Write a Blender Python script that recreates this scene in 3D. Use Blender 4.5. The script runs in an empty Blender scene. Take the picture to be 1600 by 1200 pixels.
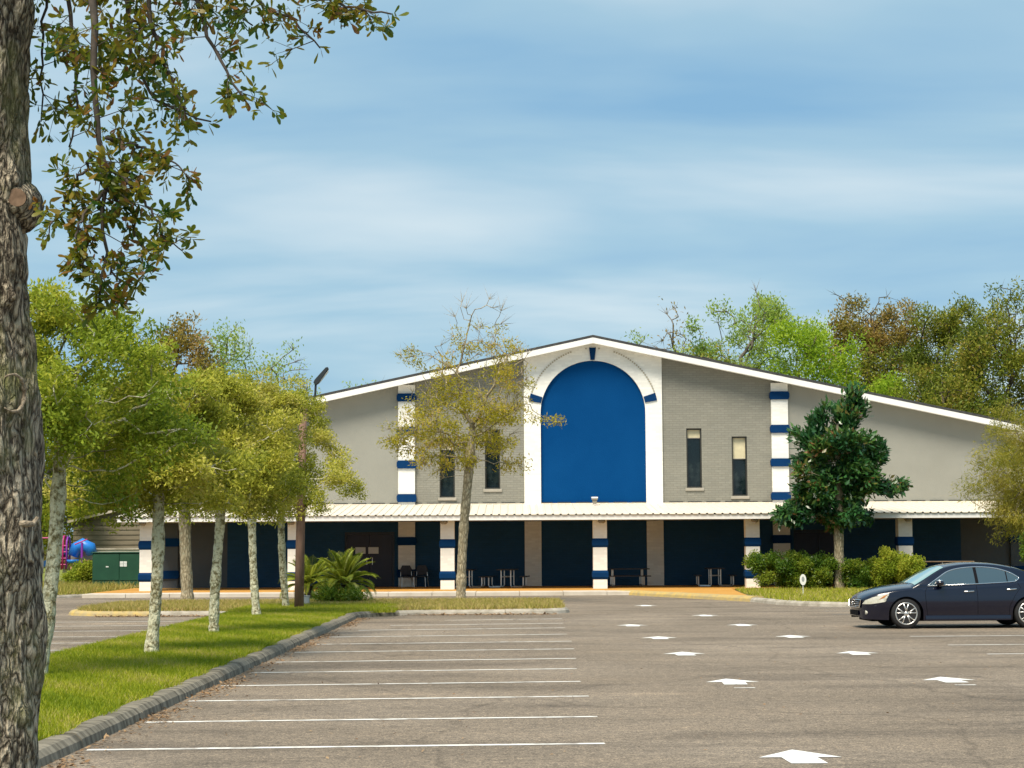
import bpy, bmesh, math, random
import numpy as np
from mathutils import Matrix, Vector
R = math.radians
PI = math.pi
scene = bpy.context.scene
C = scene.collection

# ------------------------------------------------------------------ camera
F_PX = 3000.0                      # focal length in pixels of the 1600 px wide photograph
EYE = 1.9
PITCH = math.atan(252 / F_PX)
ROLL = -0.0055
cam_d = bpy.data.cameras.new('camera')
cam = bpy.data.objects.new('camera', cam_d)
C.objects.link(cam)
CM = Matrix.Rotation(PI / 2 + PITCH, 4, 'X') @ Matrix.Rotation(ROLL, 4, 'Z')
cam.matrix_world = Matrix.Translation((0, 0, EYE)) @ CM
cam_d.sensor_width = 36
cam_d.lens = F_PX / 1600 * 36
cam_d.clip_end = 4000
scene.camera = cam
CM3 = CM.to_3x3()

def ray(px, py):
    return CM3 @ Vector(((px - 800) / F_PX, -(py - 600) / F_PX, -1))
def G(px, py, z=0.0):              # point of the plane at height z
    d = ray(px, py)
    t = (z - EYE) / d.z
    return Vector((d.x * t, d.y * t, z))
def P(px, py, Y):                  # point at distance Y
    d = ray(px, py)
    t = Y / d.y
    return Vector((d.x * t, Y, EYE + d.z * t))

# ------------------------------------------------------------------ sky and sun
SUN_EL, SUN_AZ = R(56), R(205)     # azimuth clockwise from +Y: behind the camera, a little to the left
w = bpy.data.worlds.new('World')
scene.world = w
w.use_nodes = True
nt = w.node_tree
nt.nodes.clear()
def N(t, kind, **kw):
    n = t.nodes.new(kind)
    for k, v in kw.items():
        setattr(n, k, v)
    return n
out = N(nt, 'ShaderNodeOutputWorld')
sky = N(nt, 'ShaderNodeTexSky', sky_type='NISHITA', sun_disc=False, sun_elevation=SUN_EL, sun_rotation=SUN_AZ)
bg1 = N(nt, 'ShaderNodeBackground'); bg1.inputs[1].default_value = 0.05
nt.links.new(sky.outputs[0], bg1.inputs[0])
tc = N(nt, 'ShaderNodeTexCoord')
sp = N(nt, 'ShaderNodeSeparateXYZ'); nt.links.new(tc.outputs['Generated'], sp.inputs[0])
def math_(t, op, a, b=None, clamp=False):
    n = N(t, 'ShaderNodeMath', operation=op, use_clamp=clamp)
    for i, v in enumerate((a, b)):
        if v is None: continue
        if isinstance(v, (int, float)): n.inputs[i].default_value = v
        else: t.links.new(v, n.inputs[i])
    return n.outputs[0]
zz = math_(nt, 'ADD', math_(nt, 'ABSOLUTE', sp.outputs[2]), 0.16)
u = math_(nt, 'DIVIDE', sp.outputs[0], zz)
v = math_(nt, 'DIVIDE', sp.outputs[1], zz)
cb = N(nt, 'ShaderNodeCombineXYZ'); nt.links.new(u, cb.inputs[0]); nt.links.new(v, cb.inputs[1])
mp = N(nt, 'ShaderNodeMapping'); nt.links.new(cb.outputs[0], mp.inputs[0])
mp.inputs['Rotation'].default_value = (0, 0, R(14)); mp.inputs['Scale'].default_value = (0.62, 1.25, 1)
mp.inputs['Location'].default_value = (3.1, 1.35, 0)
no = N(nt, 'ShaderNodeTexNoise'); nt.links.new(mp.outputs[0], no.inputs[0])
no.inputs['Scale'].default_value = 1.25; no.inputs['Detail'].default_value = 5; no.inputs['Roughness'].default_value = 0.48
no.inputs['Distortion'].default_value = 0.35
cr = N(nt, 'ShaderNodeValToRGB'); nt.links.new(no.outputs[0], cr.inputs[0])
cr.color_ramp.elements[0].position = 0.33; cr.color_ramp.elements[0].color = (0.060, 0.118, 0.174, 1)
cr.color_ramp.elements[1].position = 0.69; cr.color_ramp.elements[1].color = (0.175, 0.205, 0.218, 1)
e = cr.color_ramp.elements.new(0.49); e.color = (0.096, 0.150, 0.186, 1)
bg2 = N(nt, 'ShaderNodeBackground'); nt.links.new(cr.outputs[0], bg2.inputs[0]); bg2.inputs[1].default_value = 1.0
mx = N(nt, 'ShaderNodeMixShader'); mx.inputs[0].default_value = 0.9
nt.links.new(bg1.outputs[0], mx.inputs[1]); nt.links.new(bg2.outputs[0], mx.inputs[2])
nt.links.new(mx.outputs[0], out.inputs[0])

sun_d = bpy.data.lights.new('sun', 'SUN'); sun_d.energy = 1.5; sun_d.angle = R(26); sun_d.color = (1.0, 0.90, 0.74)
sun = bpy.data.objects.new('sun', sun_d); C.objects.link(sun)
sd = Vector((math.sin(SUN_AZ) * math.cos(SUN_EL), math.cos(SUN_AZ) * math.cos(SUN_EL), math.sin(SUN_EL)))
sun.rotation_euler = (-sd).to_track_quat('-Z', 'Y').to_euler()
sun.location = (0, -10, 40)
scene.view_settings.view_transform = 'Standard'
scene.view_settings.look = 'None'
scene.view_settings.exposure = 1.95
scene.view_settings.gamma = 1.0

# ------------------------------------------------------------------ materials
MATS = {}
def mat(name, col, col2=None, rough=0.7, scale=3.0, detail=4, bump=0.0, bscale=None, metal=0.0, spec=0.4,
        lo=0.35, hi=0.65, stretch=(1, 1, 1), coat=0.0):
    m = bpy.data.materials.new(name); m.use_nodes = True
    t = m.node_tree; b = t.nodes['Principled BSDF']
    b.inputs['Roughness'].default_value = rough; b.inputs['Metallic'].default_value = metal
    b.inputs['Specular IOR Level'].default_value = spec; b.inputs['Coat Weight'].default_value = coat
    b.inputs['Base Color'].default_value = (*col, 1)
    tcn = N(t, 'ShaderNodeTexCoord'); mpn = N(t, 'ShaderNodeMapping'); mpn.inputs['Scale'].default_value = stretch
    t.links.new(tcn.outputs['Object'], mpn.inputs[0])
    if col2 is not None:
        n = N(t, 'ShaderNodeTexNoise'); n.inputs['Scale'].default_value = scale; n.inputs['Detail'].default_value = detail
        n.inputs['Roughness'].default_value = 0.6
        t.links.new(mpn.outputs[0], n.inputs[0])
        r = N(t, 'ShaderNodeValToRGB'); t.links.new(n.outputs[0], r.inputs[0])
        r.color_ramp.elements[0].position = lo; r.color_ramp.elements[0].color = (*col, 1)
        r.color_ramp.elements[1].position = hi; r.color_ramp.elements[1].color = (*col2, 1)
        t.links.new(r.outputs[0], b.inputs['Base Color'])
    if bump:
        n2 = N(t, 'ShaderNodeTexNoise'); n2.inputs['Scale'].default_value = bscale or scale * 6; n2.inputs['Detail'].default_value = 5
        t.links.new(mpn.outputs[0], n2.inputs[0])
        bp = N(t, 'ShaderNodeBump'); bp.inputs['Strength'].default_value = bump; bp.inputs['Distance'].default_value = 0.03
        t.links.new(n2.outputs[0], bp.inputs['Height']); t.links.new(bp.outputs[0], b.inputs['Normal'])
    MATS[name] = m
    return m

def leafmat(name, stops, trans=0.35, rough=0.55, spec=0.25):
    """leaf colours picked by the per-leaf attribute rnd"""
    m = bpy.data.materials.new(name); m.use_nodes = True
    t = m.node_tree; b = t.nodes['Principled BSDF']; o = t.nodes['Material Output']
    b.inputs['Roughness'].default_value = rough; b.inputs['Specular IOR Level'].default_value = spec
    a = N(t, 'ShaderNodeAttribute', attribute_name='rnd')
    r = N(t, 'ShaderNodeValToRGB'); t.links.new(a.outputs['Fac'], r.inputs[0])
    el = r.color_ramp.elements
    el[0].position = stops[0][0]; el[0].color = (*stops[0][1], 1)
    el[1].position = stops[-1][0]; el[1].color = (*stops[-1][1], 1)
    for p, c in stops[1:-1]:
        e = el.new(p); e.color = (*c, 1)
    t.links.new(r.outputs[0], b.inputs['Base Color'])
    if trans:
        tr = N(t, 'ShaderNodeBsdfTranslucent'); t.links.new(r.outputs[0], tr.inputs[0])
        ms = N(t, 'ShaderNodeMixShader'); ms.inputs[0].default_value = trans
        t.links.new(b.outputs[0], ms.inputs[1]); t.links.new(tr.outputs[0], ms.inputs[2]); t.links.new(ms.outputs[0], o.inputs[0])
    MATS[name] = m
    return m

def asphalt_mat():
    m = mat('asphalt', (0.2, 0.2, 0.2), rough=0.9, spec=0.25)
    t = m.node_tree; b = t.nodes['Principled BSDF']
    tcn = N(t, 'ShaderNodeTexCoord')
    def noise(scale, detail, stretch=(1, 1, 1), rough=0.6):
        mpn = N(t, 'ShaderNodeMapping'); mpn.inputs['Scale'].default_value = stretch
        t.links.new(tcn.outputs['Object'], mpn.inputs[0])
        n = N(t, 'ShaderNodeTexNoise'); n.inputs['Scale'].default_value = scale; n.inputs['Detail'].default_value = detail
        n.inputs['Roughness'].default_value = rough
        t.links.new(mpn.outputs[0], n.inputs[0]); return n.outputs[0]
    def ramp(src, stops):
        r = N(t, 'ShaderNodeValToRGB'); t.links.new(src, r.inputs[0]); el = r.color_ramp.elements
        el[0].position, el[0].color = stops[0][0], (*stops[0][1], 1); el[1].position, el[1].color = stops[-1][0], (*stops[-1][1], 1)
        for p, c in stops[1:-1]:
            e = el.new(p); e.color = (*c, 1)
        return r.outputs[0]
    def mix(kind, fac, a, b_):
        n = N(t, 'ShaderNodeMix', data_type='RGBA', blend_type=kind)
        n.inputs[0].default_value = fac
        t.links.new(a, n.inputs[6]); t.links.new(b_, n.inputs[7]); return n.outputs[2]
    big = ramp(noise(0.16, 5), [(0.30, (0.160, 0.129, 0.097)), (0.5, (0.194, 0.158, 0.121)), (0.68, (0.244, 0.201, 0.157))])
    worn = ramp(noise(0.42, 6, (0.55, 1.5, 1), 0.65), [(0.34, (0.66, 0.66, 0.67)), (0.5, (1, 1, 1)), (0.62, (1.08, 1.07, 1.06)), (0.74, (1.55, 1.5, 1.42))])
    grit = ramp(noise(42, 3, rough=0.85), [(0.38, (0.45, 0.45, 0.46)), (0.5, (1, 1, 1)), (0.62, (1.75, 1.70, 1.62))])
    fine = ramp(noise(16, 4, rough=0.8), [(0.34, (0.70, 0.70, 0.70)), (0.5, (1, 1, 1)), (0.66, (1.32, 1.30, 1.28))])
    peb = ramp(noise(7.5, 5, rough=0.85), [(0.36, (0.70, 0.70, 0.71)), (0.5, (1, 1, 1)), (0.64, (1.34, 1.32, 1.28))])
    c = mix('MULTIPLY', 1.0, big, worn); c = mix('MULTIPLY', 1.0, c, peb); c = mix('MULTIPLY', 1.0, c, grit); c = mix('MULTIPLY', 1.0, c, fine)
    # hairline cracks
    mpn = N(t, 'ShaderNodeMapping'); t.links.new(tcn.outputs['Object'], mpn.inputs[0]); mpn.inputs['Scale'].default_value = (0.22, 0.16, 1)
    wob = N(t, 'ShaderNodeTexNoise'); wob.inputs['Scale'].default_value = 2.2; wob.inputs['Detail'].default_value = 5; t.links.new(mpn.outputs[0], wob.inputs[0])
    vm = N(t, 'ShaderNodeMix', data_type='RGBA'); vm.inputs[0].default_value = 0.25
    t.links.new(mpn.outputs[0], vm.inputs[6]); t.links.new(wob.outputs[1], vm.inputs[7])
    vo = N(t, 'ShaderNodeTexVoronoi', feature='DISTANCE_TO_EDGE'); t.links.new(vm.outputs[2], vo.inputs[0]); vo.inputs['Scale'].default_value = 1.0
    crk = ramp(vo.outputs[0], [(0.0, (0.55, 0.55, 0.55)), (0.004, (0.75, 0.75, 0.75)), (0.009, (1, 1, 1))])
    c = mix('MULTIPLY', 0.55, c, crk)
    spots = ramp(noise(0.85, 3, (1, 0.8, 1), 0.55), [(0.0, (1, 1, 1)), (0.66, (1, 1, 1)), (0.74, (0.66, 0.66, 0.67))])
    c = mix('MULTIPLY', 1.0, c, spots)
    t.links.new(c, b.inputs['Base Color'])
    bp = N(t, 'ShaderNodeBump'); bp.inputs['Strength'].default_value = 0.5; bp.inputs['Distance'].default_value = 0.01
    t.links.new(noise(60, 3), bp.inputs['Height']); t.links.new(bp.outputs[0], b.inputs['Normal'])
    return m
asphalt_mat()

def brick_mat(name, col, mortar, amt=0.5):
    m = mat(name, col, rough=0.8, spec=0.3)
    t = m.node_tree; b = t.nodes['Principled BSDF']
    tcn = N(t, 'ShaderNodeTexCoord'); s = N(t, 'ShaderNodeSeparateXYZ'); t.links.new(tcn.outputs['Object'], s.inputs[0])
    cbn = N(t, 'ShaderNodeCombineXYZ'); t.links.new(s.outputs[0], cbn.inputs[0]); t.links.new(s.outputs[2], cbn.inputs[1])
    br = N(t, 'ShaderNodeTexBrick'); t.links.new(cbn.outputs[0], br.inputs[0])
    br.inputs['Scale'].default_value = 1.0; br.inputs['Brick Width'].default_value = 0.30; br.inputs['Row Height'].default_value = 0.10
    br.inputs['Mortar Size'].default_value = 0.010; br.inputs['Mortar Smooth'].default_value = 0.3; br.inputs['Bias'].default_value = 0.0
    br.inputs['Color1'].default_value = (*[c * 0.93 for c in col], 1); br.inputs['Color2'].default_value = (*[c * 1.06 for c in col], 1)
    br.inputs['Mortar'].default_value = (*mortar, 1)
    n = N(t, 'ShaderNodeTexNoise'); n.inputs['Scale'].default_value = 0.5; n.inputs['Detail'].default_value = 4; t.links.new(tcn.outputs['Object'], n.inputs[0])
    r = N(t, 'ShaderNodeValToRGB'); t.links.new(n.outputs[0], r.inputs[0])
    r.color_ramp.elements[0].position = 0.3; r.color_ramp.elements[0].color = (0.9, 0.9, 0.9, 1)
    r.color_ramp.elements[1].position = 0.7; r.color_ramp.elements[1].color = (1.06, 1.05, 1.03, 1)
    mxn = N(t, 'ShaderNodeMix', data_type='RGBA', blend_type='MULTIPLY'); mxn.inputs[0].default_value = 1
    t.links.new(br.outputs[0], mxn.inputs[6]); t.links.new(r.outputs[0], mxn.inputs[7]); t.links.new(mxn.outputs[2], b.inputs['Base Color'])
    bp = N(t, 'ShaderNodeBump', invert=True); bp.inputs['Strength'].default_value = amt; bp.inputs['Distance'].default_value = 0.02
    t.links.new(br.outputs[1], bp.inputs['Height']); t.links.new(bp.outputs[0], b.inputs['Normal'])
    return m

def bark_mat(name, dark, light, scale, stretch, lichen=None, lamt=(0.5, 0.6), bump=1.0, lscale=7):
    m = mat(name, dark, rough=0.9, spec=0.2)
    t = m.node_tree; b = t.nodes['Principled BSDF']
    tcn = N(t, 'ShaderNodeTexCoord'); mpn = N(t, 'ShaderNodeMapping'); mpn.inputs['Scale'].default_value = stretch
    t.links.new(tcn.outputs['Object'], mpn.inputs[0])
    wob = N(t, 'ShaderNodeTexNoise'); wob.inputs['Scale'].default_value = scale * 0.7; wob.inputs['Detail'].default_value = 4; t.links.new(mpn.outputs[0], wob.inputs[0])
    vm = N(t, 'ShaderNodeMix', data_type='RGBA', blend_type='LINEAR_LIGHT'); vm.inputs[0].default_value = 0.06
    t.links.new(mpn.outputs[0], vm.inputs[6]); t.links.new(wob.outputs[1], vm.inputs[7])
    vo = N(t, 'ShaderNodeTexVoronoi', feature='DISTANCE_TO_EDGE'); vo.inputs['Scale'].default_value = scale; t.links.new(vm.outputs[2], vo.inputs[0])
    n = N(t, 'ShaderNodeTexNoise'); n.inputs['Scale'].default_value = scale * 2.5; n.inputs['Detail'].default_value = 6; t.links.new(mpn.outputs[0], n.inputs[0])
    h = math_(t, 'ADD', math_(t, 'MULTIPLY', math_(t, 'MINIMUM', vo.outputs[0], 0.35), 1.6), math_(t, 'MULTIPLY', n.outputs[0], 0.7))
    r = N(t, 'ShaderNodeValToRGB'); t.links.new(h, r.inputs[0])
    r.color_ramp.elements[0].position = 0.35; r.color_ramp.elements[0].color = (*dark, 1)
    r.color_ramp.elements[1].position = 0.85; r.color_ramp.elements[1].color = (*light, 1)
    c = r.outputs[0]
    if lichen:
        n3 = N(t, 'ShaderNodeTexNoise'); n3.inputs['Scale'].default_value = lscale; n3.inputs['Detail'].default_value = 6; n3.inputs['Roughness'].default_value = 0.7
        t.links.new(tcn.outputs['Object'], n3.inputs[0])
        r3 = N(t, 'ShaderNodeValToRGB'); t.links.new(n3.outputs[0], r3.inputs[0])
        r3.color_ramp.elements[0].position = lamt[0]; r3.color_ramp.elements[1].position = lamt[1]
        mm = N(t, 'ShaderNodeMix', data_type='RGBA'); t.links.new(r3.outputs[0], mm.inputs[0]); t.links.new(c, mm.inputs[6]); mm.inputs[7].default_value = (*lichen, 1)
        c = mm.outputs[2]
    t.links.new(c, b.inputs['Base Color'])
    bp = N(t, 'ShaderNodeBump'); bp.inputs['Strength'].default_value = bump; bp.inputs['Distance'].default_value = 0.03
    t.links.new(h, bp.inputs['Height']); t.links.new(bp.outputs[0], b.inputs['Normal'])
    return m

mat('soil', (0.10, 0.085, 0.035), (0.17, 0.15, 0.05), rough=0.95, scale=5, bump=0.4)
mat('lawn', (0.12, 0.15, 0.014), (0.22, 0.22, 0.03), rough=0.95, scale=2.5, bump=0.5, bscale=30)
mat('dry_lawn', (0.15, 0.12, 0.045), (0.24, 0.20, 0.09), rough=0.95, scale=4, bump=0.5, bscale=30)
mat('line_paint', (0.72, 0.70, 0.66), (0.30, 0.26, 0.22), rough=0.8, scale=4, detail=9, lo=0.50, hi=0.68)
mat('arrow_paint', (0.78, 0.77, 0.74), (0.42, 0.39, 0.35), rough=0.75, scale=7, detail=9, lo=0.54, hi=0.74)
mat('blue_paint_worn', (0.20, 0.25, 0.27), (0.17, 0.15, 0.13), rough=0.85, scale=7, lo=0.4, hi=0.6)
mat('kerb_concrete', (0.085, 0.074, 0.052), (0.29, 0.255, 0.195), rough=0.9, scale=3.2, detail=9, bump=0.6, bscale=25, stretch=(0.4, 2.6, 0.4), lo=0.38, hi=0.64)
mat('kerb_pale', (0.26, 0.23, 0.18), (0.44, 0.40, 0.34), rough=0.9, scale=2.5, detail=8, bump=0.4, bscale=25)
mat('kerb_yellow', (0.54, 0.38, 0.11), (0.36, 0.29, 0.16), rough=0.8, scale=4, detail=7, bump=0.3, bscale=25)
mat('walk_stain', (0.46, 0.215, 0.030), (0.56, 0.30, 0.075), rough=0.85, scale=0.7, detail=7, lo=0.3, hi=0.7, bump=0.15)
mat('walk_concrete', (0.50, 0.44, 0.36), (0.60, 0.54, 0.46), rough=0.85, scale=1.5, detail=7, bump=0.15)
mat('stucco', (0.252, 0.250, 0.220), (0.288, 0.286, 0.252), rough=0.9, scale=0.35, detail=6, bump=0.35, bscale=35)
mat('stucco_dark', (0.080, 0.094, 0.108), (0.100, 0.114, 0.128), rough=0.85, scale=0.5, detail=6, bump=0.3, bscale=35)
brick_mat('brick_grey', (0.236, 0.232, 0.200), (0.194, 0.188, 0.158), 0.5)
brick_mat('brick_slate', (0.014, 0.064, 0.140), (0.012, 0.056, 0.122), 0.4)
brick_mat('brick_white', (0.80, 0.79, 0.75), (0.775, 0.765, 0.725), 0.15)
mat('white_paint', (0.80, 0.79, 0.75), (0.70, 0.68, 0.62), rough=0.6, scale=0.9, detail=7, lo=0.45, hi=0.85)
mat('fascia_white', (0.80, 0.79, 0.77), (0.66, 0.65, 0.62), rough=0.6, scale=0.7, detail=7, lo=0.5, hi=0.85)
mat('blue_panel', (0.001, 0.046, 0.165), (0.002, 0.054, 0.185), rough=0.9, scale=0.4, detail=7, bump=0.25, bscale=30, spec=0.05)
mat('band_blue', (0.001, 0.027, 0.098), (0.003, 0.035, 0.115), rough=0.85, spec=0.1, scale=1.0, detail=6, bump=0.2)
mat('roof_shingle', (0.035, 0.036, 0.038), (0.06, 0.06, 0.06), rough=0.9, scale=6, bump=0.4)
mat('canopy_metal', (0.70, 0.63, 0.52), (0.76, 0.69, 0.58), rough=0.5, scale=0.6, detail=7, spec=0.4)
mat('soffit', (0.42, 0.44, 0.45), (0.48, 0.50, 0.50), rough=0.8, scale=1)
mat('dark_gap', (0.02, 0.02, 0.02), rough=0.9)
mat('dentil_tan', (0.42, 0.38, 0.30), rough=0.9)
mat('door_navy', (0.010, 0.014, 0.035), (0.014, 0.019, 0.045), rough=0.45, scale=1)
mat('door_frame', (0.020, 0.030, 0.050), rough=0.5)
mat('window_frame', (0.035, 0.035, 0.030), rough=0.45)
mat('glass_dark', (0.003, 0.009, 0.012), (0.030, 0.045, 0.045), rough=0.06, scale=1.1, spec=0.45, lo=0.45, hi=0.7)
mat('blind', (0.62, 0.56, 0.38), (0.50, 0.45, 0.30), rough=0.6, scale=2)
mat('paper', (0.62, 0.64, 0.64), rough=0.8)
mat('sill', (0.30, 0.28, 0.23), (0.36, 0.33, 0.28), rough=0.85, scale=4)
mat('steel', (0.62, 0.63, 0.63), rough=0.35, metal=0.85)
mat('table_dark', (0.016, 0.018, 0.030), (0.03, 0.03, 0.04), rough=0.5, scale=4)
mat('lamp_grey', (0.22, 0.20, 0.16), rough=0.5)
mat('lamp_glass', (0.55, 0.56, 0.52), rough=0.3)
mat('pole_brown', (0.165, 0.090, 0.065), (0.24, 0.145, 0.105), rough=0.8, scale=5, detail=6, stretch=(2, 2, 0.35), bump=0.2)
mat('lamp_head', (0.02, 0.026, 0.03), rough=0.5)
mat('box_grey', (0.48, 0.49, 0.48), (0.38, 0.39, 0.38), rough=0.6, scale=3)
mat('transformer_green', (0.006, 0.050, 0.026), (0.010, 0.066, 0.034), rough=0.55, scale=1.5, detail=7)
mat('shed_board', (0.14, 0.115, 0.078), (0.19, 0.160, 0.112), rough=0.85, scale=2, stretch=(0.4, 1, 4))
mat('shed_trim', (0.52, 0.46, 0.38), rough=0.8)
mat('low_wall', (0.56, 0.54, 0.48), (0.46, 0.45, 0.40), rough=0.8, scale=2)
mat('play_magenta', (0.42, 0.02, 0.16), rough=0.4)
mat('play_purple', (0.20, 0.03, 0.32), rough=0.4)
mat('play_blue', (0.02, 0.19, 0.62), rough=0.35)
mat('play_navy', (0.015, 0.07, 0.20), rough=0.4)
mat('terracotta', (0.46, 0.22, 0.12), (0.52, 0.28, 0.17), rough=0.7, scale=3)
mat('sign_white', (0.74, 0.74, 0.70), rough=0.6)
mat('sign_grey', (0.28, 0.30, 0.30), rough=0.6)
mat('car_paint', (0.0010, 0.0022, 0.0130), rough=0.2, spec=0.4, coat=0.7)
MATS['car_paint'].node_tree.nodes['Principled BSDF'].inputs['Coat Roughness'].default_value = 0.04
mat('car_glass', (0.030, 0.055, 0.072), rough=0.03, spec=1.0, coat=1.0)
mat('windshield', (0.26, 0.42, 0.38), rough=0.05, spec=1.0, coat=1.0)
mat('chrome', (0.72, 0.72, 0.72), rough=0.16, metal=1.0)
mat('alloy', (0.66, 0.65, 0.62), rough=0.3, metal=0.85)
mat('tyre', (0.014, 0.014, 0.015), rough=0.8)
mat('black_trim', (0.004, 0.004, 0.006), rough=0.7, spec=0.1)
mat('headlight', (0.50, 0.48, 0.38), (0.66, 0.64, 0.55), rough=0.12, scale=9, spec=0.8, coat=0.8)
mat('amber', (0.45, 0.16, 0.03), rough=0.2)
bark_mat('oak_bark', (0.050, 0.038, 0.027), (0.54, 0.46, 0.34), 24, (1, 1, 0.36), (0.20, 0.21, 0.08), (0.50, 0.74), 1.0, 2.2)
bark_mat('lichen_bark', (0.12, 0.10, 0.045), (0.34, 0.30, 0.17), 14, (1, 1, 0.6), (0.60, 0.58, 0.42), (0.42, 0.54), 0.8, 9)
bark_mat('plain_bark', (0.21, 0.17, 0.105), (0.52, 0.44, 0.30), 12, (1, 1, 0.35), (0.34, 0.33, 0.24), (0.55, 0.68), 0.8, 6)
bark_mat('dark_bark', (0.040, 0.034, 0.025), (0.15, 0.125, 0.09), 8, (1, 1, 0.4), None, (0.5, 0.6), 0.7)
bark_mat('grey_bark', (0.10, 0.085, 0.065), (0.25, 0.215, 0.17), 6, (1, 1, 0.4), None, (0.5, 0.6), 0.6)
mat('wood_cut', (0.13, 0.080, 0.050), (0.24, 0.155, 0.10), rough=0.9, scale=20)
mat('scar_rim', (0.14, 0.105, 0.070), (0.40, 0.33, 0.24), rough=0.9, scale=30, bump=0.6, bscale=60)
mat('oak_twig', (0.05, 0.042, 0.034), (0.10, 0.08, 0.065), rough=0.9, scale=20)

leafmat('oak_leaf', [(0, (0.045, 0.11, 0.018)), (0.40, (0.14, 0.18, 0.016)), (0.75, (0.26, 0.235, 0.02)), (0.92, (0.29, 0.20, 0.03)), (1, (0.27, 0.135, 0.045))], 0.55, 0.4, 0.4)
leafmat('row_leaf', [(0, (0.19, 0.22, 0.018)), (0.4, (0.34, 0.36, 0.034)), (0.75, (0.50, 0.48, 0.065)), (1, (0.58, 0.52, 0.14))], 0.45)
leafmat('green_leaf', [(0, (0.13, 0.20, 0.016)), (0.5, (0.29, 0.36, 0.026)), (1, (0.48, 0.47, 0.055))], 0.45)
leafmat('russet_leaf', [(0, (0.168, 0.150, 0.022)), (0.5, (0.288, 0.222, 0.039)), (0.8, (0.360, 0.240, 0.066)), (1, (0.432, 0.300, 0.132))], 0.4)
leafmat('spring_leaf', [(0, (0.22, 0.36, 0.02)), (0.5, (0.34, 0.48, 0.03)), (1, (0.46, 0.56, 0.05))], 0.5)
leafmat('pale_leaf', [(0, (0.209, 0.319, 0.060)), (0.5, (0.330, 0.451, 0.080)), (1, (0.440, 0.495, 0.100))], 0.5)
leafmat('dark_leaf', [(0, (0.085, 0.125, 0.014)), (0.5, (0.175, 0.215, 0.022)), (0.85, (0.29, 0.285, 0.032)), (1, (0.33, 0.25, 0.05))], 0.4)
leafmat('sparse_leaf', [(0, (0.26, 0.245, 0.02)), (0.5, (0.44, 0.39, 0.03)), (0.85, (0.54, 0.42, 0.045)), (1, (0.54, 0.33, 0.07))], 0.45)
leafmat('magnolia_leaf', [(0, (0.016, 0.068, 0.024)), (0.55, (0.036, 0.118, 0.030)), (0.85, (0.085, 0.165, 0.028)), (0.95, (0.18, 0.15, 0.04)), (1, (0.23, 0.12, 0.05))], 0.2, 0.25, 0.5)
leafmat('feather_leaf', [(0, (0.19, 0.20, 0.02)), (0.5, (0.33, 0.31, 0.035)), (1, (0.48, 0.40, 0.08))], 0.45)
leafmat('hedge_leaf', [(0, (0.05, 0.12, 0.015)), (0.5, (0.13, 0.22, 0.018)), (1, (0.28, 0.31, 0.03))], 0.4, 0.4, 0.35)
leafmat('palm_leaf', [(0, (0.12, 0.19, 0.015)), (0.6, (0.26, 0.31, 0.025)), (1, (0.40, 0.37, 0.05))], 0.35, 0.4, 0.4)
leafmat('grass_blade', [(0, (0.18, 0.245, 0.010)), (0.5, (0.32, 0.365, 0.012)), (0.85, (0.47, 0.45, 0.035)), (1, (0.52, 0.43, 0.15))], 0.4)
leafmat('dry_blade', [(0, (0.23, 0.235, 0.03)), (0.4, (0.40, 0.34, 0.08)), (0.8, (0.56, 0.44, 0.17)), (1, (0.46, 0.29, 0.14))], 0.35)
leafmat('litter', [(0, (0.16, 0.085, 0.035)), (0.5, (0.27, 0.16, 0.08)), (1, (0.36, 0.24, 0.13))], 0.1)

# ------------------------------------------------------------------ helpers
def link(name, me, m=None, parent=None):
    o = bpy.data.objects.new(name, me)
    C.objects.link(o)
    if m is not None and me is not None and len(me.materials) == 0:
        me.materials.append(MATS[m])
    if parent is not None: o.parent = parent
    return o
def tag(o, label=None, cat=None, group=None, kind=None):
    if label: o['label'] = label
    if cat: o['category'] = cat
    if group: o['group'] = group
    if kind: o['kind'] = kind
    return o
def empty(name, loc=(0, 0, 0), rz=0.0, label=None, cat=None, group=None):
    o = bpy.data.objects.new(name, None); C.objects.link(o)
    o.location = loc; o.rotation_euler = (0, 0, rz); o.empty_display_size = 0.3
    return tag(o, label, cat, group)
def copy_tree(o, parent=None):
    c = o.copy(); C.objects.link(c); c.parent = parent
    for ch in o.children: copy_tree(ch, c)
    return c
def mesh_np(name, co, faces, smooth=False, rnd=None):
    """co (N,3); faces (M,k) with one k"""
    me = bpy.data.meshes.new(name)
    co = np.asarray(co, dtype=np.float32); faces = np.asarray(faces, dtype=np.int32)
    M, k = faces.shape
    me.vertices.add(len(co)); me.vertices.foreach_set('co', co.ravel())
    me.loops.add(M * k); me.loops.foreach_set('vertex_index', faces.ravel())
    me.polygons.add(M); me.polygons.foreach_set('loop_start', np.arange(0, M * k, k, dtype=np.int32))
    if smooth: me.polygons.foreach_set('use_smooth', np.ones(M, dtype=bool))
    if rnd is not None:
        a = me.attributes.new('rnd', 'FLOAT', 'POINT'); a.data.foreach_set('value', np.asarray(rnd, dtype=np.float32))
    me.update(calc_edges=True)
    return me

def mesh_mixed(name, co, quads, tris):
    me = bpy.data.meshes.new(name); co = np.asarray(co, np.float32)
    loops = quads.ravel(); starts = np.arange(0, quads.size, 4); 
    if tris is not None:
        t3 = tris[:, :3]; starts = np.concatenate([starts, quads.size + np.arange(0, t3.size, 3)]); loops = np.concatenate([loops, t3.ravel()])
    me.vertices.add(len(co)); me.vertices.foreach_set('co', co.ravel())
    me.loops.add(len(loops)); me.loops.foreach_set('vertex_index', loops.astype(np.int32))
    me.polygons.add(len(starts)); me.polygons.foreach_set('loop_start', starts.astype(np.int32)); me.polygons.foreach_set('use_smooth', np.ones(len(starts), bool))
    me.update(calc_edges=True); return me

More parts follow.
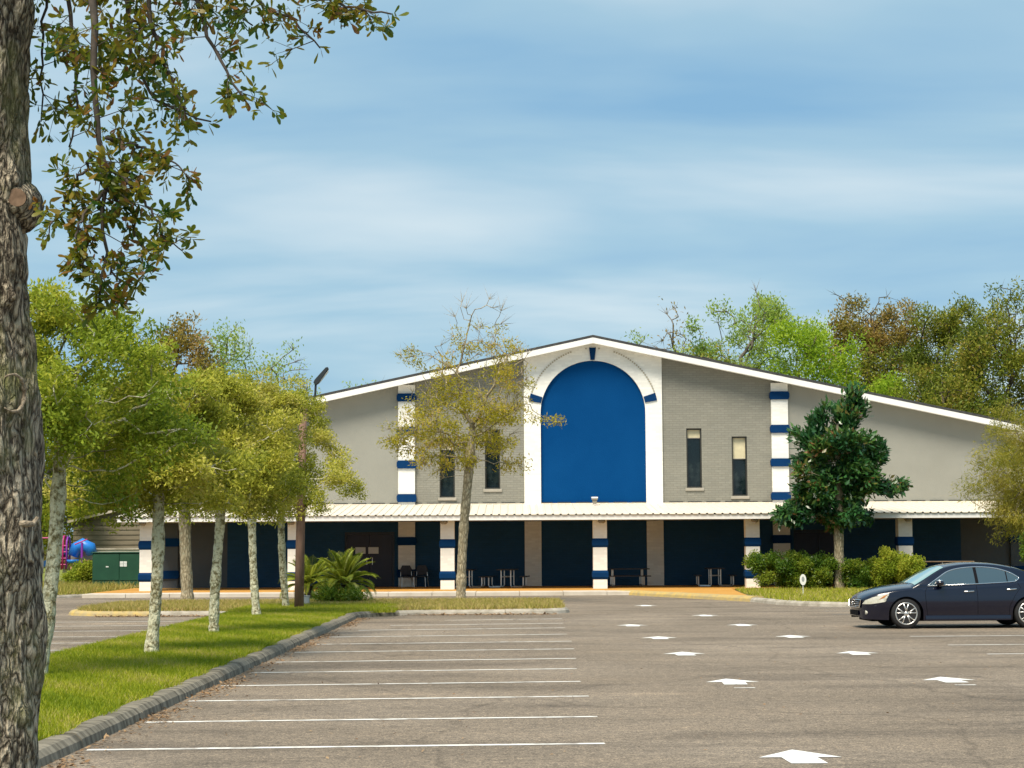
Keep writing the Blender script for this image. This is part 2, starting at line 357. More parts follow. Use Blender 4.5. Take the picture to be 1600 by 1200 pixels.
class MB:
    """collects shapes into one mesh"""
    def __init__(s): s.v = []; s.f = []
    def add(s, vs, fs):
        n = len(s.v); s.v += [tuple(p) for p in vs]; s.f += [tuple(i + n for i in f) for f in fs]; return s
    def box(s, x0, x1, y0, y1, z0, z1):
        vs = [(x, y, z) for x in (x0, x1) for y in (y0, y1) for z in (z0, z1)]
        return s.add(vs, [(0, 1, 3, 2), (4, 6, 7, 5), (0, 4, 5, 1), (2, 3, 7, 6), (0, 2, 6, 4), (1, 5, 7, 3)])
    def prism(s, pts, z0, z1):      # vertical prism from a counter-clockwise plan
        n = len(pts)
        vs = [(p[0], p[1], z0) for p in pts] + [(p[0], p[1], z1) for p in pts]
        return s.add(vs, [tuple(range(n - 1, -1, -1)), tuple(range(n, 2 * n))] + [(i, (i + 1) % n, n + (i + 1) % n, n + i) for i in range(n)])
    def slab(s, pts, y0, y1):       # outline in x,z pushed from y0 (front) to y1
        n = len(pts)
        vs = [(p[0], y0, p[1]) for p in pts] + [(p[0], y1, p[1]) for p in pts]
        return s.add(vs, [tuple(range(n)), tuple(range(2 * n - 1, n - 1, -1))] + [(i, n + i, n + (i + 1) % n, (i + 1) % n) for i in range(n)])
    def tube(s, pts, r, k=8, cap=True):
        pts = [Vector(p) for p in pts]; rr = r if isinstance(r, (list, tuple)) else [r] * len(pts)
        n = len(pts); base = len(s.v); ref = None
        for i, p in enumerate(pts):
            d = (pts[min(i + 1, n - 1)] - pts[max(i - 1, 0)]).normalized()
            if ref is None: ref = d.orthogonal().normalized()
            ref = (ref - d * ref.dot(d)).normalized(); b = d.cross(ref)
            for j in range(k):
                a = 2 * PI * j / k
                s.v.append(tuple(p + (ref * math.cos(a) + b * math.sin(a)) * rr[i]))
        for i in range(n - 1):
            for j in range(k):
                a0 = base + i * k + j; a1 = base + i * k + (j + 1) % k
                s.f.append((a0, a1, a1 + k, a0 + k))
        if cap:
            s.f.append(tuple(base + j for j in range(k - 1, -1, -1))); s.f.append(tuple(base + (n - 1) * k + j for j in range(k)))
        return s
    def lathe(s, prof, c=(0, 0, 0), axis='z', k=24):   # prof [(r, h)]
        base = len(s.v); n = len(prof)
        for r, h in prof:
            for j in range(k):
                a = 2 * PI * j / k; x, y = r * math.cos(a), r * math.sin(a)
                p = (x, y, h) if axis == 'z' else ((x, h, y) if axis == 'y' else (h, x, y))
                s.v.append((p[0] + c[0], p[1] + c[1], p[2] + c[2]))
        for i in range(n - 1):
            for j in range(k):
                a0 = base + i * k + j; a1 = base + i * k + (j + 1) % k
                s.f.append((a0, a1, a1 + k, a0 + k))
        if prof[0][0] > 1e-4: s.f.append(tuple(base + j for j in range(k - 1, -1, -1)))
        if prof[-1][0] > 1e-4: s.f.append(tuple(base + (n - 1) * k + j for j in range(k)))
        return s
    def mesh(s, name, bevel=0.0, smooth=False, flip=True):
        me = bpy.data.meshes.new(name); me.from_pydata(s.v, [], s.f)
        if bevel or flip:
            bm = bmesh.new(); bm.from_mesh(me)
            bmesh.ops.recalc_face_normals(bm, faces=bm.faces)
            if bevel: bmesh.ops.bevel(bm, geom=list(bm.edges), offset=bevel, segments=1, affect='EDGES')
            bm.to_mesh(me); bm.free()
        if smooth:
            for p in me.polygons: p.use_smooth = True
        me.update()
        return me
    def build(s, name, m, parent=None, bevel=0.0, smooth=False):
        return link(name, s.mesh(name, bevel, smooth), m, parent)
def box(x0, x1, y0, y1, z0, z1): return MB().box(x0, x1, y0, y1, z0, z1)

# ------------------------------------------------------------------ ground, lot, painted markings
KERB_H = 0.14
tag(MB().prism([(-900, -60), (900, -60), (900, 1500), (-900, 1500)], -1.0, -0.05).build('ground', 'lawn'), kind='structure')
lot = tag(MB().prism([(-70, -30), (80, -30), (80, 77.5), (-70, 77.5)], -0.3, 0.0).build('parking_lot', 'asphalt'), kind='structure')
def strip(a, b, wd, z=0.004):       # painted line from a to b
    a = Vector((a[0], a[1], 0)); b = Vector((b[0], b[1], 0)); d = (b - a).normalized(); n = Vector((-d.y, d.x, 0)) * wd / 2
    m_ = MB(); k = 12; vs = []
    for i in range(k + 1):
        p = a.lerp(b, i / k); q = random.uniform(0.85, 1.1)
        vs += [(p + n * q)[:2] + (z,), (p - n * q)[:2] + (z,)]
    m_.add(vs, [(2 * i, 2 * i + 1, 2 * i + 3, 2 * i + 2) for i in range(k)])
    return m_
random.seed(5)
for i, (py, xl, xr) in enumerate([(1162, 128, 945), (1120, 218, 933), (1088, 292, 920), (1065, 345, 907), (1045, 392, 901), (1029, 430, 900), (1014, 460, 897),
                                  (1002, 488, 893), (991, 510, 886), (981, 560, 883), (974, 610, 880), (967, 695, 878)]):
    b = G(xr, py); a = G(xl, py + 0.0125 * (xr - xl))
    a = Vector((max(a.x, -4.02), a.y, 0))
    strip(a, b, 0.125).build('parking_line', 'line_paint', lot)
for y in (33.3, 35.9, 38.6, 41.3, 44.1, 47.0, 49.6):          # stalls beyond the median
    strip((-13.4, y - 0.25), (-7.95, y + 0.1), 0.11).build('parking_line', 'line_paint', lot)
for y in (42.6 + 1.15, 39.5, 36.1, 33.1, 30.2, 27.3, 24.4):   # stalls on the right
    strip((8.1, y), (13.6, y + 0.2), 0.11).build('parking_line', 'line_paint', lot)
for px, py in ((1265, 950), (1290, 955), (1300, 960)):
    p = G(px, py); strip((p.x, p.y), (p.x + 2.6, p.y + 0.15), 0.13).build('parking_line', 'blue_paint_worn', lot)
for i, (px, py) in enumerate([(1251, 1184), (1145, 1066), (1483, 1063), (1069, 1022), (1340, 1021), (1030, 997), (1239, 995), (988, 977.5), (1160, 977), (1102, 962), (1009, 946.5)]):
    c = G(px, py); s = 1.0
    o = [(-0.37, -0.04), (-0.17, -0.04), (-0.15, -0.52), (0.17, -0.52), (0.15, -0.04), (0.37, -0.04), (0.02, 0.60)]
    pts = [(c.x + x * s * (-1 if i % 3 == 1 else 1), c.y + y * s + 0.05) for x, y in o]
    if i % 3 == 1: pts.reverse()
    MB().add([(x, y, 0.005) for x, y in pts], [tuple(range(7))]).build('painted_arrow', 'arrow_paint', lot)

for px, py in ((1165, 1075), (1510, 1070.5)):
    c = G(px, py); MB().add([(c.x - 0.16, c.y - 0.04, 0.005), (c.x + 0.13, c.y - 0.05, 0.005), (c.x + 0.12, c.y + 0.05, 0.005), (c.x - 0.15, c.y + 0.03, 0.005)], [(0, 1, 2, 3)]).build('painted_dash', 'line_paint', lot)

def kerb_run(parent, pts, wd=0.16, h=KERB_H, seg=3.0, m='kerb_concrete', closed=False, pick=None, side=1):
    """kerb stones along a polyline; the face slopes outwards (to the right of travel when side = 1)"""
    P2 = [Vector((p[0], p[1], 0)) for p in pts]
    if closed: P2.append(P2[0])
    fine = [P2[0]]
    for a, b in zip(P2, P2[1:]):
        n = max(1, int(round((b - a).length / 0.5)))
        fine += [a.lerp(b, i / n) for i in range(1, n + 1)]
    nrm = []
    for i in range(len(fine)):
        a = fine[max(i - 1, 0)]; b = fine[min(i + 1, len(fine) - 1)]
        if closed and i in (0, len(fine) - 1): a, b = fine[-2], fine[1]
        d = (b - a).normalized(); nrm.append(Vector((d.y, -d.x, 0)) * side)
    i = 0; rs = random.Random(3)
    while i < len(fine) - 1:
        j = i; L = 0; want = seg * rs.uniform(0.75, 1.2)
        while j < len(fine) - 1 and L < want: L += (fine[j + 1] - fine[j]).length; j += 1
        vs = []; dz = rs.uniform(-0.008, 0.008)
        for q in range(i, j + 1):
            p = fine[q]; n = nrm[q]
            if q == i and i > 0: p = p + (fine[q + 1] - p).normalized() * 0.012
            ins = rs.uniform(-0.002, 0.002)
            for off, z in ((0.10, -0.02), (0.075 + ins, h * 0.55 + dz), (0.02 + ins, h * 0.93 + dz), (-0.02, h + dz), (-wd, h + dz), (-wd, -0.02)):
                vs.append((p.x + n.x * off, p.y + n.y * off, z))
        k = j - i + 1; fs = []
        for q in range(k - 1):
            for r in range(5): fs.append((q * 6 + r, q * 6 + r + 1, q * 6 + 6 + r + 1, q * 6 + 6 + r))
        fs += [tuple(range(6)), tuple((k - 1) * 6 + r for r in range(5, -1, -1))]
        mid = fine[(i + j) // 2]
        mm = pick(mid) if pick else m
        MB().add(vs, fs).build('kerb_stone', mm, parent)
        i = j
def arc(cx, cy, r, a0, a1, n=6): return [(cx + r * math.cos(R(a0 + (a1 - a0) * i / n)), cy + r * math.sin(R(a0 + (a1 - a0) * i / n))) for i in range(n + 1)]

# median with its cross island (plan counter-clockwise)
MED = [(-4.2, 3.0), (-4.2, 50.6)] + arc(-1.6, 50.8, 2.6, 175, 95, 5) + [(0.3, 53.5)] + arc(0.4, 54.6, 1.1, -88, 20, 5) + arc(0.2, 60.6, 1.3, 10, 90, 4) \
    + [(-10.6, 61.9)] + arc(-10.6, 59.9, 2.0, 92, 178, 5) + arc(-10.9, 55.3, 1.7, 182, 268, 5) + [(-8.9, 53.5)] + arc(-8.9, 52.4, 1.1, 88, 2, 4) + [(-7.8, 3.0)] + arc(-6.0, 3.0, 1.8, 181, 359, 8)
med = tag(MB().prism(MED, -0.02, 0.115).build('median_island', 'lawn'), kind='structure')
kerb_run(med, MED, closed=True, pick=lambda p: 'kerb_yellow' if p.x < -10.9 and p.y < 57 else ('kerb_pale' if p.y > 52.2 else 'kerb_concrete'))
# planting island under the foreground oak (behind the lower edge of the view)
OAKI = [(-3.95, 5.0), (-2.6, 5.0)] + arc(-2.6, 6.2, 1.2, -80, 0, 4) + arc(-2.6, 11.2, 1.2, 0, 90, 4) + [(-3.95, 12.4)]
oaki = tag(MB().prism(OAKI, -0.02, 0.115).build('oak_island', 'soil'), kind='structure')
kerb_run(oaki, OAKI, closed=True)

# sidewalk in front of the building, its kerb, the bed on the right and the lawn on the left
XB = 3.5                           # centre line of the building
yl = [G(965, 924.5, 0.1), G(1070, 930, 0.1), G(1176, 935.5, 0.1)]
walk = tag(MB().prism([(-16.3, 74.6), (yl[0].x, 74.6), (yl[1].x, yl[1].y + 0.4), (yl[2].x, yl[2].y + 0.4), (8.6, 76.2), (24, 76.2), (24, 83.2), (-16.3, 83.2)], -0.02, 0.15).build('sidewalk', 'walk_stain'), kind='structure')
for i in range(13):                # pale front slabs, joints between them
    x0 = -16.3 + i * 1.655; x1 = x0 + 1.64
    MB().prism([(x0, 73.0), (x1, 73.0), (x1, 74.59), (x0, 74.59)], -0.02, 0.142 + 0.004 * (i % 3)).build('paving_slab', 'walk_concrete', walk, bevel=0.01)
kerb_run(walk, [(p.x, p.y) for p in yl], wd=0.42, h=0.17, seg=2.2, m='kerb_yellow')
bedf = [yl[2], G(1215, 939.5, 0.1), G(1265, 942, 0.1), G(1335, 943.5, 0.1), G(1460, 944, 0.1), G(1640, 943, 0.1)]
bedf = [(p.x, p.y) for p in bedf]
bed = tag(MB().prism(bedf + [(26, 76.15), (8.75, 76.15)], -0.02, 0.12).build('planting_bed', 'soil'), kind='structure')
kerb_run(bed, bedf, wd=0.2, seg=1.6, m='kerb_pale')
LAWN = [(-60, 71.2), (-19.6, 71.4), (-17.6, 72.4), (-16.35, 74.5), (-16.35, 90), (-60, 90)]
lawn = tag(MB().prism(LAWN, -0.04, 0.10).build('side_lawn', 'lawn'), kind='structure')
kerb_run(lawn, LAWN[:4], wd=0.18, h=0.12, seg=2.0, m='kerb_pale')

# ------------------------------------------------------------------ the hall
YW = 83.0
HW = 18.65
SL = 0.213
APEX = 10.82
def roof_z(x): return APEX - SL * abs(x)
hall = empty('hall_building', (XB, YW, 0), label='wide grey gabled hall with white arch surround, blue panel and long front canopy', cat='building')
def panel(x0, x1, z0, ztop, holes=(), y=0.0, depth=0.35):
    """front face with rectangular openings and their reveals; ztop a number or a function of x"""
    zt = ztop if callable(ztop) else (lambda x: ztop)
    xs = sorted({x0, x1} | {h for q in holes for h in q[:2]} | ({0.0} if x0 < 0 < x1 and callable(ztop) else set()))
    zs = sorted({z0} | {h for q in holes for h in q[2:]})
    m_ = MB()
    for a, b in zip(xs, xs[1:]):
        for i, c in enumerate(zs):
            last = i == len(zs) - 1
            d0, d1 = (zt(a), zt(b)) if last else (zs[i + 1], zs[i + 1])
            if any(a >= q[0] - 1e-6 and b <= q[1] + 1e-6 and c >= q[2] - 1e-6 and c < q[3] - 1e-6 for q in holes): continue
            m_.add([(a, y, c), (b, y, c), (b, y, d1), (a, y, d0)], [(0, 1, 2, 3)])
    for q in holes:
        a, b, c, d = q; e = y + depth
        m_.add([(a, y, c), (a, e, c), (a, e, d), (a, y, d)], [(0, 1, 2, 3)]); m_.add([(b, y, c), (b, y, d), (b, e, d), (b, e, c)], [(0, 1, 2, 3)])
        m_.add([(a, y, c), (b, y, c), (b, e, c), (a, e, c)], [(0, 1, 2, 3)]); m_.add([(a, y, d), (a, e, d), (b, e, d), (b, y, d)], [(0, 1, 2, 3)])
    return m_
top = lambda x: roof_z(x) - 0.16
ZC = 3.62                          # the canopy meets the wall here
WINS = [(-6.32 - 0.33, -6.32 + 0.33, 3.97, 6.54), (-4.36 - 0.33, -4.36 + 0.33, 4.33, 6.90), (4.36 - 0.33, 4.36 + 0.33, 4.33, 6.90), (6.32 - 0.33, 6.32 + 0.33, 3.97, 6.54)]
def place(m_, name, mt, parent=hall, **k): return m_.build(name, mt, parent, **k)
place(panel(-8.07, -2.9, ZC - 0.05, top, WINS[:2]), 'brick_wall', 'brick_grey')
place(panel(2.9, 8.07, ZC - 0.05, top, WINS[2:]), 'brick_wall', 'brick_grey')
place(panel(-HW, -8.07, ZC - 0.05, top), 'stucco_wall', 'stucco')
place(panel(8.07, HW, ZC - 0.05, top), 'stucco_wall', 'stucco')
DOORS = [(-10.75, -8.60, 0.15, 2.50), (8.60, 10.75, 0.15, 2.50)]
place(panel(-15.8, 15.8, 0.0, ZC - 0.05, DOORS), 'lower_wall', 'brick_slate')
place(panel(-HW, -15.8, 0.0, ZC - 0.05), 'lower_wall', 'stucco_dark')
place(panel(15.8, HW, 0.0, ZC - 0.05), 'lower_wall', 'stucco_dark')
for s in (-1, 1):                  # flank walls and the back
    place(MB().add([(s * HW, 0, 0), (s * HW, 30, 0), (s * HW, 30, top(HW)), (s * HW, 0, top(HW))], [(0, 1, 2, 3)]), 'side_wall', 'stucco')
place(MB().add([(-HW, 30, 0), (HW, 30, 0), (HW, 30, top(HW)), (0, 30, top(0)), (-HW, 30, top(HW))], [(0, 1, 2, 3, 4)]), 'back_wall', 'stucco')
# gable roof: shingle slab and white rake boards
for s in (-1, 1):
    e = s * (HW + (1.9 if s > 0 else 0.9))
    pts = [(0, roof_z(0) + 0.10), (e, roof_z(e) + 0.10), (e, roof_z(e) - 0.06), (0, roof_z(0) - 0.06)]
    if s < 0: pts.reverse()
    place(MB().slab(pts, -0.72, 30.6), 'roof', 'roof_shingle')
    pts = [(s * 0.003, roof_z(0) - 0.02), (e, roof_z(e) - 0.02), (e, roof_z(e) - 0.26), (s * 0.003, roof_z(0) - 0.26)]
    if s < 0: pts.reverse()
    place(MB().slab(pts, -0.76, -0.722), 'rake_board', 'fascia_white')
    pts = [(s * 0.003, roof_z(0) - 0.18), (e, roof_z(e) - 0.18), (e, roof_z(e) - 0.21), (s * 0.003, roof_z(0) - 0.21)]
    if s < 0: pts.reverse()
    place(MB().slab(pts, -0.715, -0.01), 'eave_soffit', 'fascia_white')
# white arch surround with the blue panel set back in it
RA, ZS, WA = 2.27, 7.60, 2.99
m_ = MB(); yA = -0.10; nA = 40
outer = []; inner = []
for i in range(nA + 1):
    a = PI * i / nA; x = -RA * math.cos(a); inner.append((x, ZS + RA * math.sin(a)))
    xo = -WA + 2 * WA * i / nA; outer.append((xo, top(xo)))
L = [(-WA, 0.1), (-RA, 0.1)]
vs = []
for (xi, zi), (xo, zo) in zip(inner, outer): vs += [(xi, yA, zi), (xo, yA, zo), (xi, 0.16, zi)]
m_.add(vs, [(3 * i, 3 * i + 3, 3 * i + 4, 3 * i + 1) for i in range(nA)] + [(3 * i, 3 * i + 2, 3 * i + 5, 3 * i + 3) for i in range(nA)])
for s in (-1, 1):
    m_.add([(s * WA, yA, 0.15), (s * RA, yA, 0.15), (s * RA, yA, ZS), (s * WA, yA, top(WA))], [(0, 1, 2, 3)])
    m_.add([(s * RA, yA, 0.15), (s * RA, 0.16, 0.15), (s * RA, 0.16, ZS), (s * RA, yA, ZS)], [(0, 1, 2, 3)])
    m_.add([(s * WA, yA, 0.15), (s * WA, 0.05, 0.15), (s * WA, 0.05, top(WA)), (s * WA, yA, top(WA))], [(0, 1, 2, 3)])
place(m_, 'arch_surround', 'brick_white')
pv = [(-RA - 0.02, ZC - 0.03), (RA + 0.02, ZC - 0.03)] + [(RA * math.cos(PI * i / nA), ZS + RA * math.sin(PI * i / nA)) for i in range(nA + 1)]
place(MB().slab(pv, 0.05, 0.15), 'arch_panel', 'blue_panel')
place(MB().box(-RA + 0.05, RA - 0.05, 0.0, 0.045, ZC + 0.0, ZC + 0.07), 'panel_base_trim', 'window_frame')
for ang, r0, r1, w0, w1 in ((90, RA + 0.02, RA + 0.56, 0.09, 0.15), (14, RA + 0.02, RA + 0.55, 0.13, 0.17), (166, RA + 0.02, RA + 0.55, 0.13, 0.17)):
    ca, sa = math.cos(R(ang)), math.sin(R(ang))
    q = [(r0, -w0), (r1, -w1), (r1, w1), (r0, w0)]
    place(MB().slab([(r * ca - t * sa, ZS + r * sa + t * ca) for r, t in q], yA - 0.05, yA + 0.02), 'keystone', 'band_blue')
m_ = MB()
for i in range(64):                # small stepped course round the arch
    a = 17 + 146 * i / 63
    if abs(a - 90) < 4: continue
    ca, sa = math.cos(R(a)), math.sin(R(a)); q = [(RA + 0.50, -0.035), (RA + 0.56, -0.035), (RA + 0.56, 0.035), (RA + 0.50, 0.035)]
    if ZS + (RA + 0.56) * sa > top((RA + 0.56) * ca) - 0.18: continue
    m_.slab([(r * ca - t * sa, ZS + r * sa + t * ca) for r, t in q], yA - 0.03, yA + 0.01)
tag(place(m_, 'dentil_course', 'dentil_tan'), kind='stuff')
# pilasters with blue bands
def band(hw, hh, d0, d1, z, chamf=0.05):
    """blue band round a pier: proud of it, ends chamfered"""
    o = [(-hw, z - hh), (hw, z - hh), (hw + chamf, z - hh * 0.45), (hw + chamf, z + hh * 0.45), (hw, z + hh), (-hw, z + hh), (-hw - chamf, z + hh * 0.45), (-hw - chamf, z - hh * 0.45)]
    return MB().slab(o, d0, d1)
for x in (-18.27, -8.07, 8.07, 18.27):
    zt = min(top(x - 0.36), top(x + 0.36))
    pil = place(MB().box(-0.36, 0.36, -0.14, 0.10, 3.2 if abs(x) > 15 else 0.1, zt - 0.02), 'pilaster', 'brick_white'); pil.location = (x, 0, 0)
    if abs(x) > 15: box(-0.36, 0.36, -0.14, 0.10, 0.1, 3.198).build('pilaster_base', 'stucco_dark', pil)
    for z in (0.72, 2.10, 3.95, 5.40, 6.85, 8.30):
        if z + 0.3 > zt: continue
        band(0.375, 0.175, -0.22, 0.05, z).build('band', 'band_blue', pil)
# windows
for i, (a, b, c, d) in enumerate(WINS):
    wn = place(box(-0.325, 0.325, 0.24, 0.28, 0.005, d - c - 0.005), 'window', 'glass_dark'); wn.location = ((a + b) / 2, 0, c)
    fr = MB()
    for x0, x1, z0, z1 in ((-0.33, -0.275, 0, d - c), (0.275, 0.33, 0, d - c), (-0.275, 0.275, 0, 0.055), (-0.275, 0.275, d - c - 0.055, d - c)): fr.box(x0 + 0.001, x1 - 0.001, 0.06, 0.235, z0 + 0.001, z1 - 0.001)
    fr.build('frame', 'window_frame', wn)
    box(-0.40, 0.40, -0.06, 0.05, -0.13, -0.003).build('sill', 'sill', wn, bevel=0.008)
    bh = (0.42, 0.0, 0.33, 0.88)[i]
    if bh:
        box(-0.27, 0.27, 0.19, 0.21, d - c - 0.06 - bh, d - c - 0.06).build('blind', 'blind', wn)
        box(-0.27, 0.27, 0.185, 0.215, d - c - 0.09 - bh, d - c - 0.06 - bh).build('blind_rail', 'sill', wn)
# doors under the canopy
for a, b, c, d in DOORS:
    dr = place(MB().box(-1.07, -0.99, 0.05, 0.2, 0, 2.35).box(0.99, 1.07, 0.05, 0.2, 0, 2.35).box(-0.99, 0.99, 0.05, 0.2, 2.25, 2.345), 'door', 'door_frame'); dr.location = ((a + b) / 2, 0, 0.15)
    for s in (-1, 1):
        box(min(s * 0.006, s * 0.98), max(s * 0.006, s * 0.98), 0.1, 0.16, 0.01, 2.24).build('door_leaf', 'door_navy', dr)
        MB().tube([(s * 0.12, 0.04, 0.95), (s * 0.12, 0.04, 1.25)], 0.018).box(s * 0.12 - 0.01, s * 0.12 + 0.01, 0.04, 0.1, 0.97, 1.0).build('handle', 'steel', dr)
    if a < 0:
        for x in (-0.62, -0.06): box(x, x + 0.44, 0.085, 0.095, 1.42, 1.70).build('notice', 'paper', dr)
# canopy: posts, fascia, ribbed metal panels
YF = -6.4
CX0, CX1 = -19.26, 19.26
can = place(box(CX0, CX1, YF, YF + 0.06, 2.90, 3.10), 'canopy', 'fascia_white')
for s, x in ((-1, CX0), (1, CX1)):
    MB().add([(x - s * 0.05, YF + 0.062, 2.90), (x, YF + 0.062, 2.90), (x, 0, 2.90), (x - s * 0.05, 0, 2.90), (x - s * 0.05, YF + 0.062, 3.08), (x, YF + 0.062, 3.08), (x, 0, 3.60), (x - s * 0.05, 0, 3.60)],
             [(0, 1, 2, 3), (4, 5, 6, 7), (0, 1, 5, 4), (1, 2, 6, 5), (2, 3, 7, 6), (3, 0, 4, 7)]).build('end_fascia', 'fascia_white', can)
box(CX0 + 0.06, CX1 - 0.06, YF + 0.07, -0.25, 2.93, 2.95).build('soffit', 'soffit', can)
npan = 42; pw = (CX1 - CX0 + 0.1) / npan
prof = []
for k in range(3):
    x = k * pw / 3
    prof += [(x, 0), (x + pw / 3 - 0.11, 0), (x + pw / 3 - 0.085, 0.035), (x + pw / 3 - 0.035, 0.035), (x + pw / 3 - 0.01, 0)]
prof.append((pw - 0.004, 0))
mp_ = MB(); n = len(prof); vs = []
for y, z in ((YF - 0.07, 3.115), (-0.02, 3.66)):
    vs += [(x, y, z + h) for x, h in prof] + [(x, y, z + h - 0.008) for x, h in prof]
fs = []
for i in range(n - 1):
    fs += [(i, i + 1, 2 * n + i + 1, 2 * n + i), (n + i + 1, n + i, 3 * n + i, 3 * n + i + 1), (i + 1, i, n + i, n + i + 1)]
mp_.add(vs, fs)
pme = mp_.mesh('roof_panel'); pme.materials.append(MATS['canopy_metal'])
for k in range(npan):
    o = link('roof_panel', pme, None, can); o.location = (CX0 - 0.05 + k * pw, 0, random.uniform(-0.003, 0.003))
box(CX0, CX1, YF + 0.062, YF + 0.075, 3.07, 3.112).build('rib_closure', 'dark_gap', can)
m_ = MB()
for k in range(48): m_.box(CX0 + k * 0.804, CX0 + k * 0.804 + 0.60, -0.045, -0.003, 3.69, 3.745)
tag(m_.build('flashing_clips', 'window_frame', can), kind='stuff')
box(CX0, CX1, -0.06, -0.046, 3.665, 3.70).build('flashing', 'canopy_metal', can)
def light_fixture(parent, x, y, z):
    fx = MB().lathe([(0.05, 0.0), (0.13, -0.02), (0.16, -0.10), (0.10, -0.16), (0.0, -0.17)], (x, y, z), k=14).build('canopy_light', 'lamp_grey', parent, smooth=True)
    MB().lathe([(0.0, -0.165), (0.09, -0.165), (0.07, -0.20), (0.0, -0.21)], (x, y, z), k=14).build('lens', 'lamp_glass', fx, smooth=True)
POSTX = [-18.2, -12.26, -6.13, 0.0, 6.13, 12.26, 18.2]
for x in POSTX:
    post = place(MB().box(-0.28, 0.28, -0.28, 0.28, 0.148, 2.92), 'canopy_post', 'brick_white'); post.location = (x, -5.4, 0)
    for z in (0.70, 1.98):
        o = [(-0.31, -0.31), (0.31, -0.31), (0.31, 0.31), (-0.31, 0.31)]
        ring = MB(); lv = [(z - 0.18, 0.285), (z - 0.09, 0.325), (z + 0.09, 0.325), (z + 0.18, 0.285)]
        ring.add([(sx * r, sy * r, zz_) for zz_, r in lv for sx, sy in ((-1, -1), (1, -1), (1, 1), (-1, 1))],
                 [(4 * i + j, 4 * i + (j + 1) % 4, 4 * i + 4 + (j + 1) % 4, 4 * i + 4 + j) for i in range(3) for j in range(4)] + [(3, 2, 1, 0), (12, 13, 14, 15)])
        ring.build('band', 'band_blue', post)
    light_fixture(hall, x + (0.06 if x > -1 else -0.12), -5.95, 2.93)
fl = place(MB().box(-0.13, 0.13, -0.32, -0.12, 3.84, 3.90).slab([(-0.11, 3.84), (0.11, 3.84), (0.07, 3.66), (-0.07, 3.66)], -0.28, -0.16), 'floodlight', 'lamp_grey'); fl.location = (0, -0.7, -0.02)
box(-0.135, 0.135, -0.33, -0.10, 3.90, 3.96).build('lamp_cap', 'fascia_white', fl)
# handrail at the right-hand end of the walk
hr = empty('handrail', (XB + 12.7, 78.6, 0.15), label='thin grey metal handrail under the canopy behind the dark sedan', cat='handrail')
MB().tube([(0, 0, 1.0), (2.6, 0, 1.0)], 0.025).build('rail', 'steel', hr)
for x in (0.03, 1.3, 2.57): MB().tube([(x, 0, 0), (x, 0, 0.99)], 0.022).build('rail_post', 'steel', hr)

# ------------------------------------------------------------------ furniture under the canopy
def chair(x, y, rz, label):
    t = empty('chair', (x, y, 0.15), rz, label, 'chair', 'dark chairs by the double door')
    box(-0.25, 0.25, -0.25, 0.23, 0.42, 0.48).build('seat', 'table_dark', t, bevel=0.015)
    m2 = MB(); pts = [(-0.23, 0.50), (0.23, 0.50), (0.25, 0.75), (0.17, 0.92), (-0.17, 0.92), (-0.25, 0.75)]
    m2.slab(pts, 0.24, 0.29).build('backrest', 'table_dark', t, bevel=0.01)
    for sx in (-1, 1):
        MB().tube([(sx * 0.24, -0.22, 0.43), (sx * 0.27, -0.27, 0.0)], 0.016).build('leg', 'steel', t)
        MB().tube([(sx * 0.22, 0.26, 0.75), (sx * 0.24, 0.24, 0.42), (sx * 0.27, 0.31, 0.0)], 0.016).build('leg', 'steel', t)
        MB().tube([(sx * 0.27, -0.22, 0.44), (sx * 0.28, -0.2, 0.66), (sx * 0.28, 0.2, 0.67)], 0.018).build('armrest', 'table_dark', t)
pa, pb = P(636, 880, 82.0), P(655, 880, 82.0)
chair(pa.x, 82.0, R(12), 'dark chair beside the double door, left one of the pair')
chair(pb.x + 0.06, 82.1, R(-10), 'dark chair with pale legs, right one of the pair by the door')
def picnic(px, rz, label):
    c = P(px, 900, 80.6)
    t = empty('picnic_table', (c.x, 80.6, 0.15), rz, label, 'table', 'picnic tables under the canopy')
    for k in range(4): box(-0.9, 0.9, -0.37 + k * 0.19, -0.37 + k * 0.19 + 0.175, 0.72, 0.76).build('top_plank', 'table_dark', t)
    for s in (-1, 1):
        box(-0.9, 0.9, s * 0.72 - 0.13, s * 0.72 + 0.13, 0.43, 0.47).build('bench', 'table_dark', t)
    for x in (-0.62, 0.62):
        for s in (-1, 1):
            MB().tube([(x, s * 0.20, 0.72), (x, s * 0.20, 0.10), (x, s * 0.24, 0.03), (x, s * 0.66, 0.03), (x, s * 0.72, 0.09), (x, s * 0.72, 0.43)], 0.03).build('leg', 'steel', t)
        MB().tube([(x, -0.2, 0.45), (x, 0.2, 0.45)], 0.022).build('brace', 'steel', t)
picnic(793, R(84), 'dark picnic table with bent steel legs right of the sparse tree trunk')
picnic(1117, R(88), 'dark picnic table with bent steel legs left of the leafy hedge')
picnic(728, R(86), 'dark picnic table with bent steel legs behind the sparse tree trunk')
picnic(980, R(3), 'dark picnic table seen long side on, right of the middle canopy post')

